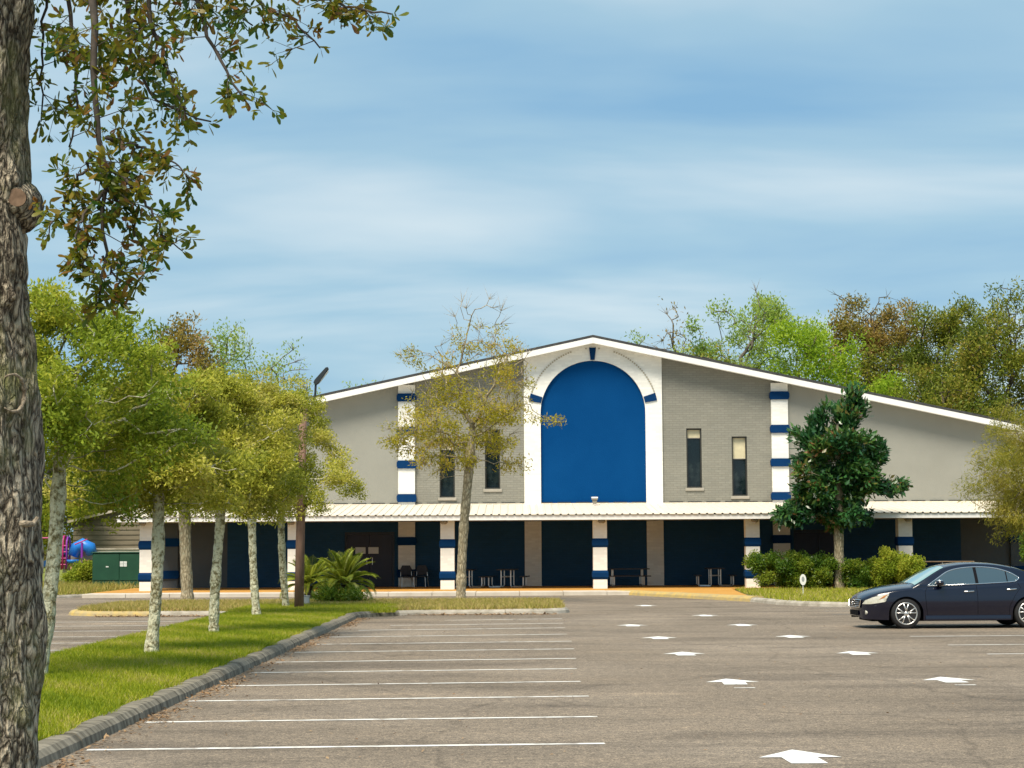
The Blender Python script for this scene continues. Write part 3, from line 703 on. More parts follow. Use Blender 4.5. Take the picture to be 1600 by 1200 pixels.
# ------------------------------------------------------------------ lamp pole, utility box, signs, left background
p = G(467, 953, 0.115)
lp = empty('lamp_post', p, label='brown lamp post with black lamp head rising through the tree crowns', cat='lamp post')
H = 5.7
lean = 0.10
MB().tube([(0, 0, -0.1), (lean * 0.4, 0, 2.4), (lean, 0, H)], [0.135, 0.125, 0.105], 10).build('pole', 'pole_brown', lp, smooth=True)
MB().tube([(lean, 0, H - 0.15), (lean + 0.22, 0, H + 0.05), (lean + 0.34, 0, H + 0.35), (lean + 0.36, 0, H + 0.76)], 0.032).build('bracket', 'lamp_head', lp)
hd = MB().slab([(-0.10, -0.06), (0.02, -0.10), (0.62, -0.06), (0.66, 0.0), (0.60, 0.05), (0.02, 0.09), (-0.10, 0.06)], -0.14, 0.14).build('lamp_head', 'lamp_head', lp, bevel=0.012)
hd.location = (lean + 0.38, 0, H + 0.76); hd.rotation_euler = (0, R(-52), 0); hd.scale = (0.8, 0.7, 0.8)
box(0.05, 0.55, -0.105, 0.105, -0.108, -0.086).build('lens', 'lamp_glass', hd)
p = G(479, 948, 0.115)
ub = empty('utility_box', p, label='small pale grey utility box at the foot of the lamp post', cat='box')
box(-0.08, 0.08, -0.07, 0.07, -0.05, 0.30).build('cabinet', 'box_grey', ub, bevel=0.01)
box(-0.09, 0.09, -0.08, 0.08, 0.301, 0.33).build('lid', 'box_grey', ub, bevel=0.008)
p = G(1255, 931, 0.12)
sg = empty('yard_sign', p, R(0), label='small white oval sign on a stake in front of the hedge', cat='sign')
MB().tube([(0, 0, -0.1), (0, 0, 0.45)], 0.012).build('stake', 'sign_white', sg)
m2 = MB(); m2.slab([(0.11 * math.cos(a), 0.55 + 0.19 * math.sin(a)) for a in [2 * PI * i / 20 for i in range(20)]], -0.026, -0.013).build('plate', 'sign_white', sg)
MB().slab([(0.05 * math.cos(a), 0.57 + 0.09 * math.sin(a)) for a in [2 * PI * i / 14 for i in range(14)]], -0.030, -0.027).build('emblem', 'sign_grey', sg)

tb = empty('transformer_cabinet', (-17.5, 85.6, 0.10), label='green metal transformer cabinet left of the hall', cat='cabinet')
box(-1.1, 1.1, -0.6, 0.9, 0.0, 0.12).build('plinth', 'kerb_pale', tb)
box(-1.06, 1.06, -0.5, 0.8, 0.121, 1.55).build('cabinet', 'transformer_green', tb, bevel=0.02)
for x0, x1 in ((-1.03, 0.12), (0.15, 1.03)): box(x0, x1, -0.53, -0.501, 0.36, 1.50).build('door_panel', 'transformer_green', tb, bevel=0.006)
box(-1.1, 1.1, -0.56, 0.86, 1.551, 1.60).build('lid', 'transformer_green', tb, bevel=0.015)
nt_ = MB()
for i in range(2):
    for j in range(2): nt_.box(0.16 + i * 0.16, 0.305 + i * 0.16, -0.545, -0.532, 0.96 + j * 0.12, 1.07 + j * 0.12)
nt_.build('warning_notice', 'paper', tb)
box(-0.46, -0.34, -0.545, -0.532, 0.93, 0.98).build('number_plate', 'paper', tb)

# shed with horizontal boards
sh = empty('shed', (-19.2, 99.0, -0.05), label='brown board-sided shed behind the green cabinet', cat='shed')
SX0, SX1 = -3.4, 6.0
def shed_top(x): return 3.25 + (x + 3.4) * 0.23 if x < 1.3 else 3.25 + 4.7 * 0.23 - (x - 1.3) * 0.23
for k in range(17):
    z0 = 0.05 + k * 0.255; z1 = z0 + 0.245
    if z0 < 3.25: a, b = SX0, SX1
    else: a, b = -3.4 + (z0 - 3.25) / 0.23, 6.0 - (z0 - 3.25) / 0.23
    if b - a < 0.4: continue
    MB().add([(a, 0, z1), (b, 0, z1), (b, -0.035, z0), (a, -0.035, z0), (a, 0.05, z1), (b, 0.05, z1), (b, 0.05, z0), (a, 0.05, z0)],
             [(0, 1, 2, 3), (4, 5, 6, 7), (0, 1, 5, 4), (1, 2, 6, 5), (2, 3, 7, 6), (3, 0, 4, 7)]).build('siding_board', 'shed_board', sh)
box(SX0, SX1, 0.055, 4.0, 0, 3.2).build('body', 'shed_board', sh)
for x0, x1 in ((SX0 - 0.25, 1.3), (1.3, SX1 + 0.25)):
    pts = [(x0, shed_top(x0) + 0.02), (x1, shed_top(x1) + 0.02), (x1, shed_top(x1) + 0.14), (x0, shed_top(x0) + 0.14)]
    MB().slab(pts, -0.25, 4.2).build('roof', 'shed_trim', sh)
lw = empty('low_wall', (-20.3, 93.0, 0.0), label='low pale wall between the shed and the green cabinet', cat='wall')
box(-1.4, 3.2, -0.1, 0.1, -0.1, 1.78).build('wall', 'low_wall', lw); box(-1.45, 3.25, -0.15, 0.15, 1.781, 1.87).build('coping', 'kerb_pale', lw, bevel=0.01)

# playground set
pg = empty('playground_set', (-21.25, 92.0, -0.05), label='magenta and blue playground climber with slide left of the shed', cat='playground set')
MB().tube([(0.25, 0, 0), (0.25, 0, 1.25)], 0.13, 12).build('support_post', 'terracotta', pg)
MB().lathe([(0.0, 1.20), (0.25, 1.22), (0.32, 1.34), (0.30, 1.38), (0.0, 1.36)], (0.25, 0, 0), k=16).build('seat', 'play_blue', pg, smooth=True)
for x, hgt in ((-0.42, 2.45), (-0.2, 2.5), (-0.02, 2.45)):
    MB().tube([(x, -0.15, 0.95), (x, -0.15, hgt - 0.2), (x, 0.05, hgt), (x, 0.35, hgt), (x, 0.5, hgt - 0.2), (x, 0.5, 0.9)], 0.045, 8).build('climber_arch', 'play_magenta' if x < -0.1 else 'play_purple', pg, smooth=True)
for z in (1.15, 1.45, 1.75, 2.05): MB().tube([(-0.45, -0.15, z), (0.02, -0.15, z)], 0.03).build('rung', 'play_magenta', pg)
MB().tube([(-3.4, 0.1, 2.42), (-0.4, 0.1, 2.42)], 0.035).build('overhead_bar', 'play_magenta', pg)
for x in (-3.3, -1.9): MB().tube([(x, 0.1, 0), (x, 0.1, 2.4)], 0.05).build('pole', 'play_purple', pg)
m2 = MB(); prof_ = [(-0.32, 0.28), (-0.30, 0.0), (0.30, 0.0), (0.32, 0.28)]
pts = [(-2.6, 0.55), (-1.9, 0.62), (-1.0, 1.15), (-0.2, 1.65)]
vs = [(x, 0.55 + py_, z + pz_) for x, z in pts for py_, pz_ in prof_]
m2.add(vs, [(4 * i + j, 4 * i + j + 1, 4 * i + 5 + j, 4 * i + 4 + j) for i in range(3) for j in range(3)])
sl = m2.build('slide', 'play_navy', pg); md = sl.modifiers.new('thickness', 'SOLIDIFY'); md.thickness = 0.05
MB().tube([(0.15, 0.5, 1.55), (0.3, 0.5, 1.95), (0.6, 0.5, 2.1), (0.95, 0.5, 1.95), (1.05, 0.5, 1.6)], [0.26, 0.30, 0.31, 0.30, 0.26], 14).build('tunnel', 'play_blue', pg, smooth=True)
MB().tube([(0.70, -0.1, 0.0), (0.70, -0.1, 2.2)], 0.06).build('pole', 'play_purple', pg)
MB().tube([(0.35, -0.1, 2.1), (0.95, -0.1, 2.35)], 0.03).build('rail', 'play_magenta', pg)
box(-0.9, 1.0, 0.1, 1.0, 1.30, 1.36).build('deck', 'terracotta', pg)

# ------------------------------------------------------------------ sedan
def interp(pts, x):
    xs = [p[0] for p in pts]; return float(np.interp(x, xs, [p[1] for p in pts]))
def smooth_curve(pts, n=8):          # Catmull-Rom through the points, monotone in x
    out_ = []
    P_ = [pts[0]] + list(pts) + [pts[-1]]
    for i in range(1, len(P_) - 2):
        p0, p1, p2, p3 = P_[i - 1:i + 3]
        for k in range(n):
            t = k / n
            out_.append(tuple(0.5 * ((2 * p1[c]) + (-p0[c] + p2[c]) * t + (2 * p0[c] - 5 * p1[c] + 4 * p2[c] - p3[c]) * t * t + (-p0[c] + 3 * p1[c] - 3 * p2[c] + p3[c]) * t ** 3) for c in (0, 1)))
    out_.append(tuple(pts[-1])); return out_
WF, WR, RW, AR = 0.97, 3.745, 0.335, 0.385
c_top = smooth_curve([(0, 0.60), (0.03, 0.685), (0.12, 0.765), (0.35, 0.86), (0.7, 0.94), (1.1, 0.985), (1.5, 1.01), (2.5, 1.02), (3.6, 1.06), (4.0, 1.095), (4.4, 1.10), (4.66, 1.07), (4.80, 0.98), (4.84, 0.85)])
c_sh = smooth_curve([(0, 0.56), (0.03, 0.62), (0.12, 0.68), (0.35, 0.765), (0.7, 0.83), (1.1, 0.875), (1.5, 0.91), (2.2, 0.945), (3.0, 0.985), (3.6, 1.015), (4.0, 1.03), (4.4, 1.02), (4.66, 0.98), (4.80, 0.90), (4.84, 0.80)])
c_w = smooth_curve([(0, 0.30), (0.025, 0.46), (0.07, 0.60), (0.16, 0.735), (0.36, 0.85), (0.65, 0.905), (0.97, 0.925), (1.5, 0.925), (2.4, 0.93), (3.3, 0.93), (3.75, 0.93), (4.2, 0.905), (4.55, 0.845), (4.75, 0.75), (4.84, 0.62)])
def zbot(x):
    for c in (WF, WR):
        if abs(x - c) < AR: return RW - 0.005 + math.sqrt(AR * AR - (x - c) ** 2)
    return interp([(0, 0.27), (0.06, 0.215), (0.5, 0.20), (1.5, 0.185), (3.2, 0.185), (4.3, 0.22), (4.84, 0.33)], x)
def wfac(z, zs):
    return interp([(0.15, 0.945), (0.26, 0.962), (0.40, 0.985), (0.58, 1.0), (0.70, 0.995), (0.80, 0.975), (1.05, 0.935)], z)
def y_body(x, z): return interp(c_w, x) * wfac(z, 0)
def car():
    t = empty('sedan', (0, 0, 0), label='dark navy sedan with chrome window trim parked facing left on the right', cat='car')
    xs = sorted(set([0, 0.015, 0.03, 0.06, 0.09, 0.12] + [0.16 + i * 0.06 for i in range(78)] + [4.66, 4.72, 4.76, 4.80, 4.825, 4.84]
                    + [c + s * (AR + e) for c in (WF, WR) for s in (-1, 1) for e in (-0.0005, 0.002)] + [c + AR * math.cos(PI * i / 24) for c in (WF, WR) for i in range(25)]))
    xs = [x for x in xs if 0 <= x <= 4.84]
    secs = []
    for x in xs:
        zb, zs, zc, wd = zbot(x), interp(c_sh, x), interp(c_top, x), interp(c_w, x)
        zb = min(zb, zs - 0.03); pts = []
        for i in range(9):
            z = zb + (zs - zb) * (i / 8); pts.append((wd * wfac(z, zs), z))
        w_s = pts[-1][0]
        for i in range(1, 8):
            a = i / 7; pts.append((w_s * (1 - a ** 1.15) if i < 7 else 0.0, zs + (zc - zs) * math.sin(a ** 0.8 * PI / 2)))
        half = [(-y, z) for y, z in pts]; other = [(y, z) for y, z in pts[:-1]][::-1]
        secs.append([(x, y, z) for y, z in half + other])
    n = len(secs[0]); m2 = MB(); vs = [p for s in secs for p in s]
    fs = [(i * n + j, i * n + j + 1, (i + 1) * n + j + 1, (i + 1) * n + j) for i in range(len(xs) - 1) for j in range(n - 1)]
    fs += [tuple(range(n)), tuple((len(xs) - 1) * n + j for j in range(n - 1, -1, -1))]
    m2.add(vs, fs); body = m2.build('body', 'car_paint', t, smooth=True)
    # under-body and wheel wells
    MB().box(0.25, 4.6, -0.62, 0.62, 0.16, 0.55).box(0.55, 4.2, -0.86, 0.86, 0.48, 0.74).box(1.40, 3.32, -0.84, 0.84, 0.20, 0.5).build('underbody', 'black_trim', t)
    # cabin
    zc_ = smooth_curve([(1.12, 0.955), (1.4, 1.115), (1.7, 1.285), (1.95, 1.395), (2.3, 1.45), (2.65, 1.465), (3.1, 1.44), (3.5, 1.365), (3.85, 1.25), (4.15, 1.125), (4.28, 1.06)])
    def belt(x): return interp(c_sh, x) + 0.0
    def yside(z): return 0.865 - 0.27 * max(0.0, (z - 0.95) / 0.42) ** 1.15 if z > 0.95 else 0.865
    def wend(x): return interp([(1.12, 0.97), (1.5, 1.0), (3.2, 1.0), (3.8, 0.95), (4.28, 0.86)], x)
    def section(x, k=8):
        zc, zb = interp(zc_, x), min(belt(x) - 0.02, interp(zc_, x) - 0.04)
        ze = max(zb + 0.01, zc - 0.075 - 0.0 * x); pts = []
        for i in range(k):
            z = zb + (ze - zb) * i / (k - 1); pts.append((yside(z) * wend(x), z))
        ye = pts[-1][0]
        for i in range(1, k):
            a = i / (k - 1); pts.append((ye * math.cos(a * PI / 2) ** 0.75 if i < k - 1 else 0.0, ze + (zc - ze) * math.sin(a * PI / 2) ** 0.9))
        return pts
    xs = [1.12 + (4.28 - 1.12) * i / 60 for i in range(61)]
    m2 = MB(); secs = []
    for x in xs:
        p = section(x); secs += [(x, -y, z) for y, z in p] + [(x, y, z) for y, z in p[:-1][::-1]]
    n = len(section(2)) * 2 - 1
    m2.add(secs, [(i * n + j, i * n + j + 1, (i + 1) * n + j + 1, (i + 1) * n + j) for i in range(60) for j in range(n - 1)])
    m2.build('roof', 'car_paint', t, smooth=True)
    def top_patch(x0, x1, name, m, lift=0.006, jr=(9, 14)):
        vs = []; nx = 16; rows = None
        for i in range(nx + 1):
            x = x0 + (x1 - x0) * i / nx; p = section(x)
            q = [(-y, z) for y, z in p[jr[0]:]] + [(y, z) for y, z in p[jr[0]:-1][::-1]]
            rows = len(q); vs += [(x - (0.004 if x < 2.5 else -0.004), y, z + lift) for y, z in q]
        MB().add(vs, [(i * rows + j, i * rows + j + 1, (i + 1) * rows + j + 1, (i + 1) * rows + j) for i in range(nx) for j in range(rows - 1)]).build(name, m, t, smooth=True)
    top_patch(1.20, 1.90, 'windshield', 'windshield')
    top_patch(3.45, 4.14, 'rear_window', 'car_glass')
    up = smooth_curve([(1.47, 0.955), (1.735, 1.125), (1.98, 1.265), (2.28, 1.335), (2.70, 1.36), (3.07, 1.325), (3.37, 1.235), (3.56, 1.12)])
    lo = [(1.47, 0.945), (2.6, 0.985), (3.3, 1.02), (3.47, 1.035), (3.56, 1.10)]
    for s in (-1, 1):
        for a, b in ((1.50, 2.555), (2.625, 3.27), (3.295, 3.545)):
            vs = []; nx, nz = 18, 4
            for i in range(nx + 1):
                x = a + (b - a) * i / nx; z0, z1 = interp(lo, x) + 0.012, interp(up, x) - 0.012
                z1 = max(z1, z0 + 0.004)
                for j in range(nz + 1):
                    z = z0 + (z1 - z0) * j / nz; vs.append((x, s * (yside(z) * wend(x) + 0.009), z))
            MB().add(vs, [(i * 5 + j, i * 5 + 5 + j, i * 5 + 6 + j, i * 5 + j + 1) for i in range(nx) for j in range(nz)]).build('side_window', 'car_glass', t, smooth=True)
        for a, b in ((2.555, 2.625), (3.27, 3.295)):
            m3 = MB(); vs = []
            for i in range(9):
                x0, x1 = a, b; f = i / 8
                for x in (x0, x1):
                    z = interp(lo, x) + (interp(up, x) - interp(lo, x)) * f; vs.append((x, s * (yside(z) * wend(x) + 0.010), z))
            m3.add(vs, [(2 * i, 2 * i + 1, 2 * i + 3, 2 * i + 2) for i in range(8)]).build('window_pillar', 'black_trim', t)
        loop = [(x, s * (yside(z) * wend(x) + 0.010), z) for x, z in up] + [(x, s * (yside(z) * wend(x) + 0.010), z) for x, z in lo[::-1]]
        MB().tube(loop, 0.013, 6).build('window_trim', 'chrome', t, smooth=True)
        for x0, x1, z0, z1 in ((2.27, 2.51, 0.815, 0.825), (3.23, 3.47, 0.855, 0.868)):
            ya = s * (y_body(x0, z0) + 0.022); yb = s * (y_body(x0, z0) - 0.01)
            MB().tube([(x0, yb, z0), (x0 + 0.02, ya, z0), (x1 - 0.02, ya, z1), (x1, yb, z1)], 0.016, 8).build('door_handle', 'chrome', t, smooth=True)
        # door gaps
        for line in ([(1.44, 0.90), (1.40, 0.80), (1.42, 0.5), (1.46, 0.24)], [(2.56, 0.96), (2.575, 0.8), (2.58, 0.24)], [(3.50, 1.0), (3.56, 0.9), (3.42, 0.72), (3.30, 0.5), (3.28, 0.26)]):
            fine = []
            for (xa, za), (xb, zb) in zip(line, line[1:]): fine += [(xa + (xb - xa) * k / 8, za + (zb - za) * k / 8) for k in range(8)]
            vs = []
            for x, z in fine: vs += [(x - 0.004, s * (y_body(x, z) + 0.003), z), (x + 0.004, s * (y_body(x, z) + 0.003), z)]
            MB().add(vs, [(2 * i, 2 * i + 1, 2 * i + 3, 2 * i + 2) for i in range(len(fine) - 1)]).build('door_gap', 'black_trim', t)
        # sill moulding
        vs = []
        for i in range(21):
            x = 1.40 + 1.92 * i / 20
            vs += [(x, s * (y_body(x, 0.2) + 0.018), 0.185), (x, s * (y_body(x, 0.28) + 0.012), 0.27), (x, s * (y_body(x, 0.29) - 0.004), 0.30)]
        MB().add(vs, [(3 * i + j, 3 * i + j + 1, 3 * i + 4 + j, 3 * i + 3 + j) for i in range(20) for j in range(2)]).build('sill', 'car_paint', t, smooth=True)
        # headlight, indicator, fog lamp, tail lamp
        def side_patch(name, m, outline, lift, parent=t):
            m3 = bpy.data.meshes.new(name); bm = bmesh.new()
            f = bm.faces.new([bm.verts.new((x, 0, z)) for x, z in outline])
            bmesh.ops.triangulate(bm, faces=[f]); bmesh.ops.subdivide_edges(bm, edges=list(bm.edges), cuts=5, use_grid_fill=True)
            for v_ in bm.verts: v_.co.y = s * (y_body(max(v_.co.x, 0.0), v_.co.z) + lift)
            bm.to_mesh(m3); bm.free()
            for p_ in m3.polygons: p_.use_smooth = True
            return link(name, m3, m, parent)
        hl = side_patch('headlight', 'headlight', [(0.055, 0.545), (0.10, 0.63), (0.24, 0.70), (0.42, 0.745), (0.60, 0.775), (0.50, 0.70), (0.475, 0.655), (0.53, 0.63), (0.50, 0.60), (0.36, 0.575), (0.2, 0.55)], 0.007)
        side_patch('indicator', 'amber', [(0.36, 0.645), (0.48, 0.735), (0.565, 0.762), (0.48, 0.69)], 0.012, hl)
        side_patch('tail_lamp', 'amber', [(4.45, 0.80), (4.80, 0.74), (4.80, 0.84), (4.55, 0.94), (4.42, 0.93)], 0.006)
        MB().tube([(0.10, s * 0.66, 0.36), (0.16, s * 0.66, 0.36)], 0.045, 12).build('fog_lamp', 'headlight', t)
        # mirror
        mr = MB().lathe([(0.0, -0.02), (0.05, -0.012), (0.075, 0.03), (0.075, 0.13), (0.055, 0.20), (0.0, 0.215)], (0, 0, 0), axis='y', k=14)
        mr.v = [(x * 1.25 + 1.72, s * (0.86 + y), z * 0.85 + 1.015) for x, y, z in mr.v]
        mo = mr.build('mirror', 'car_paint', t, smooth=True)
        MB().tube([(1.70, s * 0.83, 0.93), (1.71, s * 0.92, 0.985)], 0.028, 8).build('mirror_stalk', 'black_trim', mo)
        cap = MB().lathe([(0.0, 0.0), (0.05, 0.005), (0.06, 0.10), (0.04, 0.16), (0.0, 0.165)], (0, 0, 0), axis='y', k=12)
        cap.v = [(x * 1.2 + 1.715, s * (0.89 + y), z * 0.45 + 1.062) for x, y, z in cap.v]; cap.build('mirror_cap', 'chrome', mo, smooth=True)
    # nose: grille, intake, badge, number plate holder
    def nose(y): return interp([(w_, x_) for x_, w_ in c_w if x_ < 1.0], abs(y)) - 0.012
    gr = MB(); ys = [-0.5 + i / 10 for i in range(11)]
    gr.add([(nose(y) - 0.012, y * (1 + 0.1 * k_), z) for y in ys for k_, z in ((0, 0.475), (1, 0.63))], [(2 * i, 2 * i + 1, 2 * i + 3, 2 * i + 2) for i in range(10)]); go = gr.build('grille', 'black_trim', t)
    for z in (0.505, 0.545, 0.585):
        MB().tube([(nose(y) - 0.02, y, z) for y in [-0.5 + i / 10 for i in range(11)]], 0.009, 6).build('slat', 'chrome', go)
    MB().tube([(nose(y) - 0.02, y, z) for y, z in [(-0.5, 0.472), (-0.25, 0.47), (0, 0.47), (0.25, 0.47), (0.5, 0.472), (0.57, 0.635), (0.28, 0.637), (0, 0.637), (-0.28, 0.637), (-0.57, 0.635), (-0.5, 0.472)]], 0.013, 6).build('grille_surround', 'chrome', go)
    MB().lathe([(0.0, 0.0), (0.055, 0.0), (0.055, -0.012), (0.0, -0.014)], (-0.035, 0, 0.56), axis='x', k=18).build('badge', 'chrome', go)
    it = MB(); ys = [-0.42 + 0.84 * i / 12 for i in range(13)]
    it.add([(nose(y) - 0.010, y, z) for y in ys for z in (0.29, 0.40)], [(2 * i, 2 * i + 1, 2 * i + 3, 2 * i + 2) for i in range(12)]); it.build('intake', 'black_trim', t)
    for s in (-1, 1): MB().tube([(1.21, s * 0.1, 1.005), (1.36, s * 0.55, 1.02)], 0.012, 6).build('wiper', 'black_trim', t)
    # wheels
    def wheel(x, s):
        tr = MB().lathe([(0.215, -0.10), (0.30, -0.112), (0.328, -0.09), (0.335, -0.05), (0.335, 0.05), (0.328, 0.09), (0.30, 0.112), (0.215, 0.10)], axis='y', k=40)
        o = empty('wheel', (x, s * 0.795, RW)); o.parent = t
        if s > 0: o.rotation_euler = (0, 0, PI)
        tr.build('tyre', 'tyre', o, smooth=True)
        rm = MB().lathe([(0.250, -0.108), (0.240, -0.118), (0.225, -0.112), (0.220, -0.08), (0.214, 0.09)], axis='y', k=40); rm.f = rm.f[:-2]
        rm.build('rim', 'alloy', o, smooth=True)
        MB().lathe([(0.0, 0.0), (0.215, 0.0), (0.215, 0.02), (0.0, 0.02)], (0, 0.02, 0), axis='y', k=24).build('brake_disc', 'black_trim', o)
        for k in range(5):
            a = 2 * PI * k / 5 + PI / 2
            for da in (-0.20, 0.20):
                c0, s0 = math.cos(a + da * 0.45), math.sin(a + da * 0.45); c1, s1 = math.cos(a + da * 1.25), math.sin(a + da * 1.25)
                MB().tube([(0.04 * c0, -0.085, 0.04 * s0), (0.12 * (c0 + c1) / 2, -0.095, 0.12 * (s0 + s1) / 2), (0.228 * c1, -0.10, 0.228 * s1)], [0.022, 0.017, 0.016], 6).build('spoke', 'alloy', o, smooth=True)
        MB().lathe([(0.0, -0.118), (0.035, -0.115), (0.055, -0.10), (0.06, -0.06)], axis='y', k=18).build('hub_cap', 'alloy', o, smooth=True)
    for x in (WF, WR):
        for s in (-1, 1): wheel(x, s)
    return t
sedan = car()
gw = G(1416, 982.5)                  # near front tyre on the ground
ang = R(2.5)
ca, sa = math.cos(ang), math.sin(ang)
lx, ly = WF, -0.85
sedan.location = (gw.x - (lx * ca - ly * sa), gw.y - (lx * sa + ly * ca), 0.0)
sedan.rotation_euler = (0, 0, ang)

# ------------------------------------------------------------------ plants
def leaves_mesh(name, pts, length, width, rg, bias=None, bscale=0.0, up=0.0, fold=0.2, tone=None, spread=1.0):
    """one small folded leaf per point"""
    n = len(pts); pts = np.asarray(pts)
    d = rg.normal(size=(n, 3)) * spread
    if bias is not None: d += bias * bscale
    d[:, 2] += up
    d /= np.linalg.norm(d, axis=1, keepdims=True) + 1e-9
    q = rg.normal(size=(n, 3)); q = q * 0.75 + np.array((0.0, -0.35, 0.9)); s = np.cross(d, q); s /= np.linalg.norm(s, axis=1, keepdims=True) + 1e-9
    nn = np.cross(d, s)
    L = (length * rg.uniform(0.7, 1.25, n))[:, None]; W = (width * rg.uniform(0.75, 1.2, n))[:, None]
    co = np.empty((n, 4, 3))
    co[:, 0] = pts; co[:, 2] = pts + d * L
    mid = pts + d * L * 0.55
    co[:, 1] = mid + s * W * 0.5 + nn * W * fold; co[:, 3] = mid - s * W * 0.5 + nn * W * fold
    f = np.arange(4 * n, dtype=np.int32).reshape(n, 4)
    r = rg.uniform(0, 1, n) if tone is None else np.clip(tone + rg.normal(0, 0.16, n), 0, 1)
    return mesh_np(name, co.reshape(-1, 3), f, rnd=np.repeat(r, 4))

def ball(rg, n):
    d = rg.normal(size=(n, 3)); d /= np.linalg.norm(d, axis=1, keepdims=True) + 1e-9
    return d * (rg.uniform(0, 1, n) ** 0.5)[:, None]

def blob_points(rg, ells, n, clumps=40, sig=0.16, shell=0.55):
    """points gathered in clumps inside ellipsoids (cx, cy, cz, rx, ry, rz)"""
    ells = np.asarray(ells, float); vol = ells[:, 3] * ells[:, 4] * ells[:, 5]; vol = vol ** 0.8
    k = rg.choice(len(ells), clumps, p=vol / vol.sum())
    d = rg.normal(size=(clumps, 3)); d /= np.linalg.norm(d, axis=1, keepdims=True)
    r = rg.uniform(shell ** 2, 1, clumps) ** 0.5
    cen = ells[k, :3] + d * r[:, None] * ells[k, 3:]
    j = rg.integers(0, clumps, n)
    p = cen[j] + ball(rg, n) * 2.0 * sig * ells[k[j], 3:]
    return p, j

def colonize(rg, trunk, att, step, kill, iters=120, jitter=0.25, droop=0.0):
    pos = [np.array(p, float) for p in trunk]; par = [i - 1 for i in range(len(trunk))]; nt0 = len(trunk)
    pts = np.array(pos); att = np.asarray(att, float); alive = np.ones(len(att), bool)
    D = np.linalg.norm(att[:, None] - pts[None], axis=2); near = D.argmin(1); dist = D.min(1)
    kids = {}
    for _ in range(iters):
        ids = np.where(alive)[0]
        if len(ids) == 0: break
        acc = {}
        dirs = att[ids] - pts[near[ids]]; dirs /= np.linalg.norm(dirs, axis=1, keepdims=True) + 1e-9
        un, inv = np.unique(near[ids], return_inverse=True)
        sm = np.zeros((len(un), 3)); np.add.at(sm, inv, dirs)
        sm /= np.linalg.norm(sm, axis=1, keepdims=True) + 1e-9
        sm += rg.normal(size=sm.shape) * jitter; sm[:, 2] -= droop
        sm /= np.linalg.norm(sm, axis=1, keepdims=True) + 1e-9
        ok = np.array([kids.get(u_, 0) < 4 for u_ in un])
        if not ok.any(): break
        new = pts[un[ok]] + sm[ok] * step
        for u_ in un[ok]: kids[u_] = kids.get(u_, 0) + 1
        base = len(pts); pts = np.vstack([pts, new]); par += list(un[ok])
        Dn = np.linalg.norm(att[ids][:, None] - new[None], axis=2); mn = Dn.min(1); am = Dn.argmin(1)
        better = mn < dist[ids]; near[ids[better]] = base + am[better]; dist[ids[better]] = mn[better]
        alive[ids[dist[ids] < kill]] = False
        # attractors whose nearest node is full let go
        full = np.array([kids.get(q_, 0) >= 4 for q_ in near]); alive &= ~full
    return pts, np.array(par), nt0

def ring_tubes(pts, par, rad, idx, k=5):
    d = np.zeros_like(pts); has = par >= 0
    d[has] = pts[has] - pts[par[has]]; d[~has] = (0, 0, 1)
    d /= np.linalg.norm(d, axis=1, keepdims=True) + 1e-9
    ref = np.tile(np.array([0.83, 0.41, 0.37]), (len(pts), 1)); s = np.cross(d, ref); s /= np.linalg.norm(s, axis=1, keepdims=True) + 1e-9
    b = np.cross(d, s)
    a = np.arange(k) * 2 * PI / k
    ring = pts[:, None] + (s[:, None] * np.cos(a)[None, :, None] + b[:, None] * np.sin(a)[None, :, None]) * rad[:, None, None]
    # own start ring for every edge so that a thin branch leaves a thick one at its own width
    st = pts[par[idx]][:, None] + (s[idx][:, None] * np.cos(a)[None, :, None] + b[idx][:, None] * np.sin(a)[None, :, None]) * np.minimum(rad[par[idx]], rad[idx] * 1.35)[:, None, None]
    en = ring[idx]; m = len(idx)
    co = np.concatenate([st, en], axis=1).reshape(-1, 3)
    base = (np.arange(m) * 2 * k)[:, None, None]; j = np.arange(k)
    f = np.stack([j, (j + 1) % k, k + (j + 1) % k, k + j], axis=1)[None] + base
    return co, f.reshape(-1, 4)

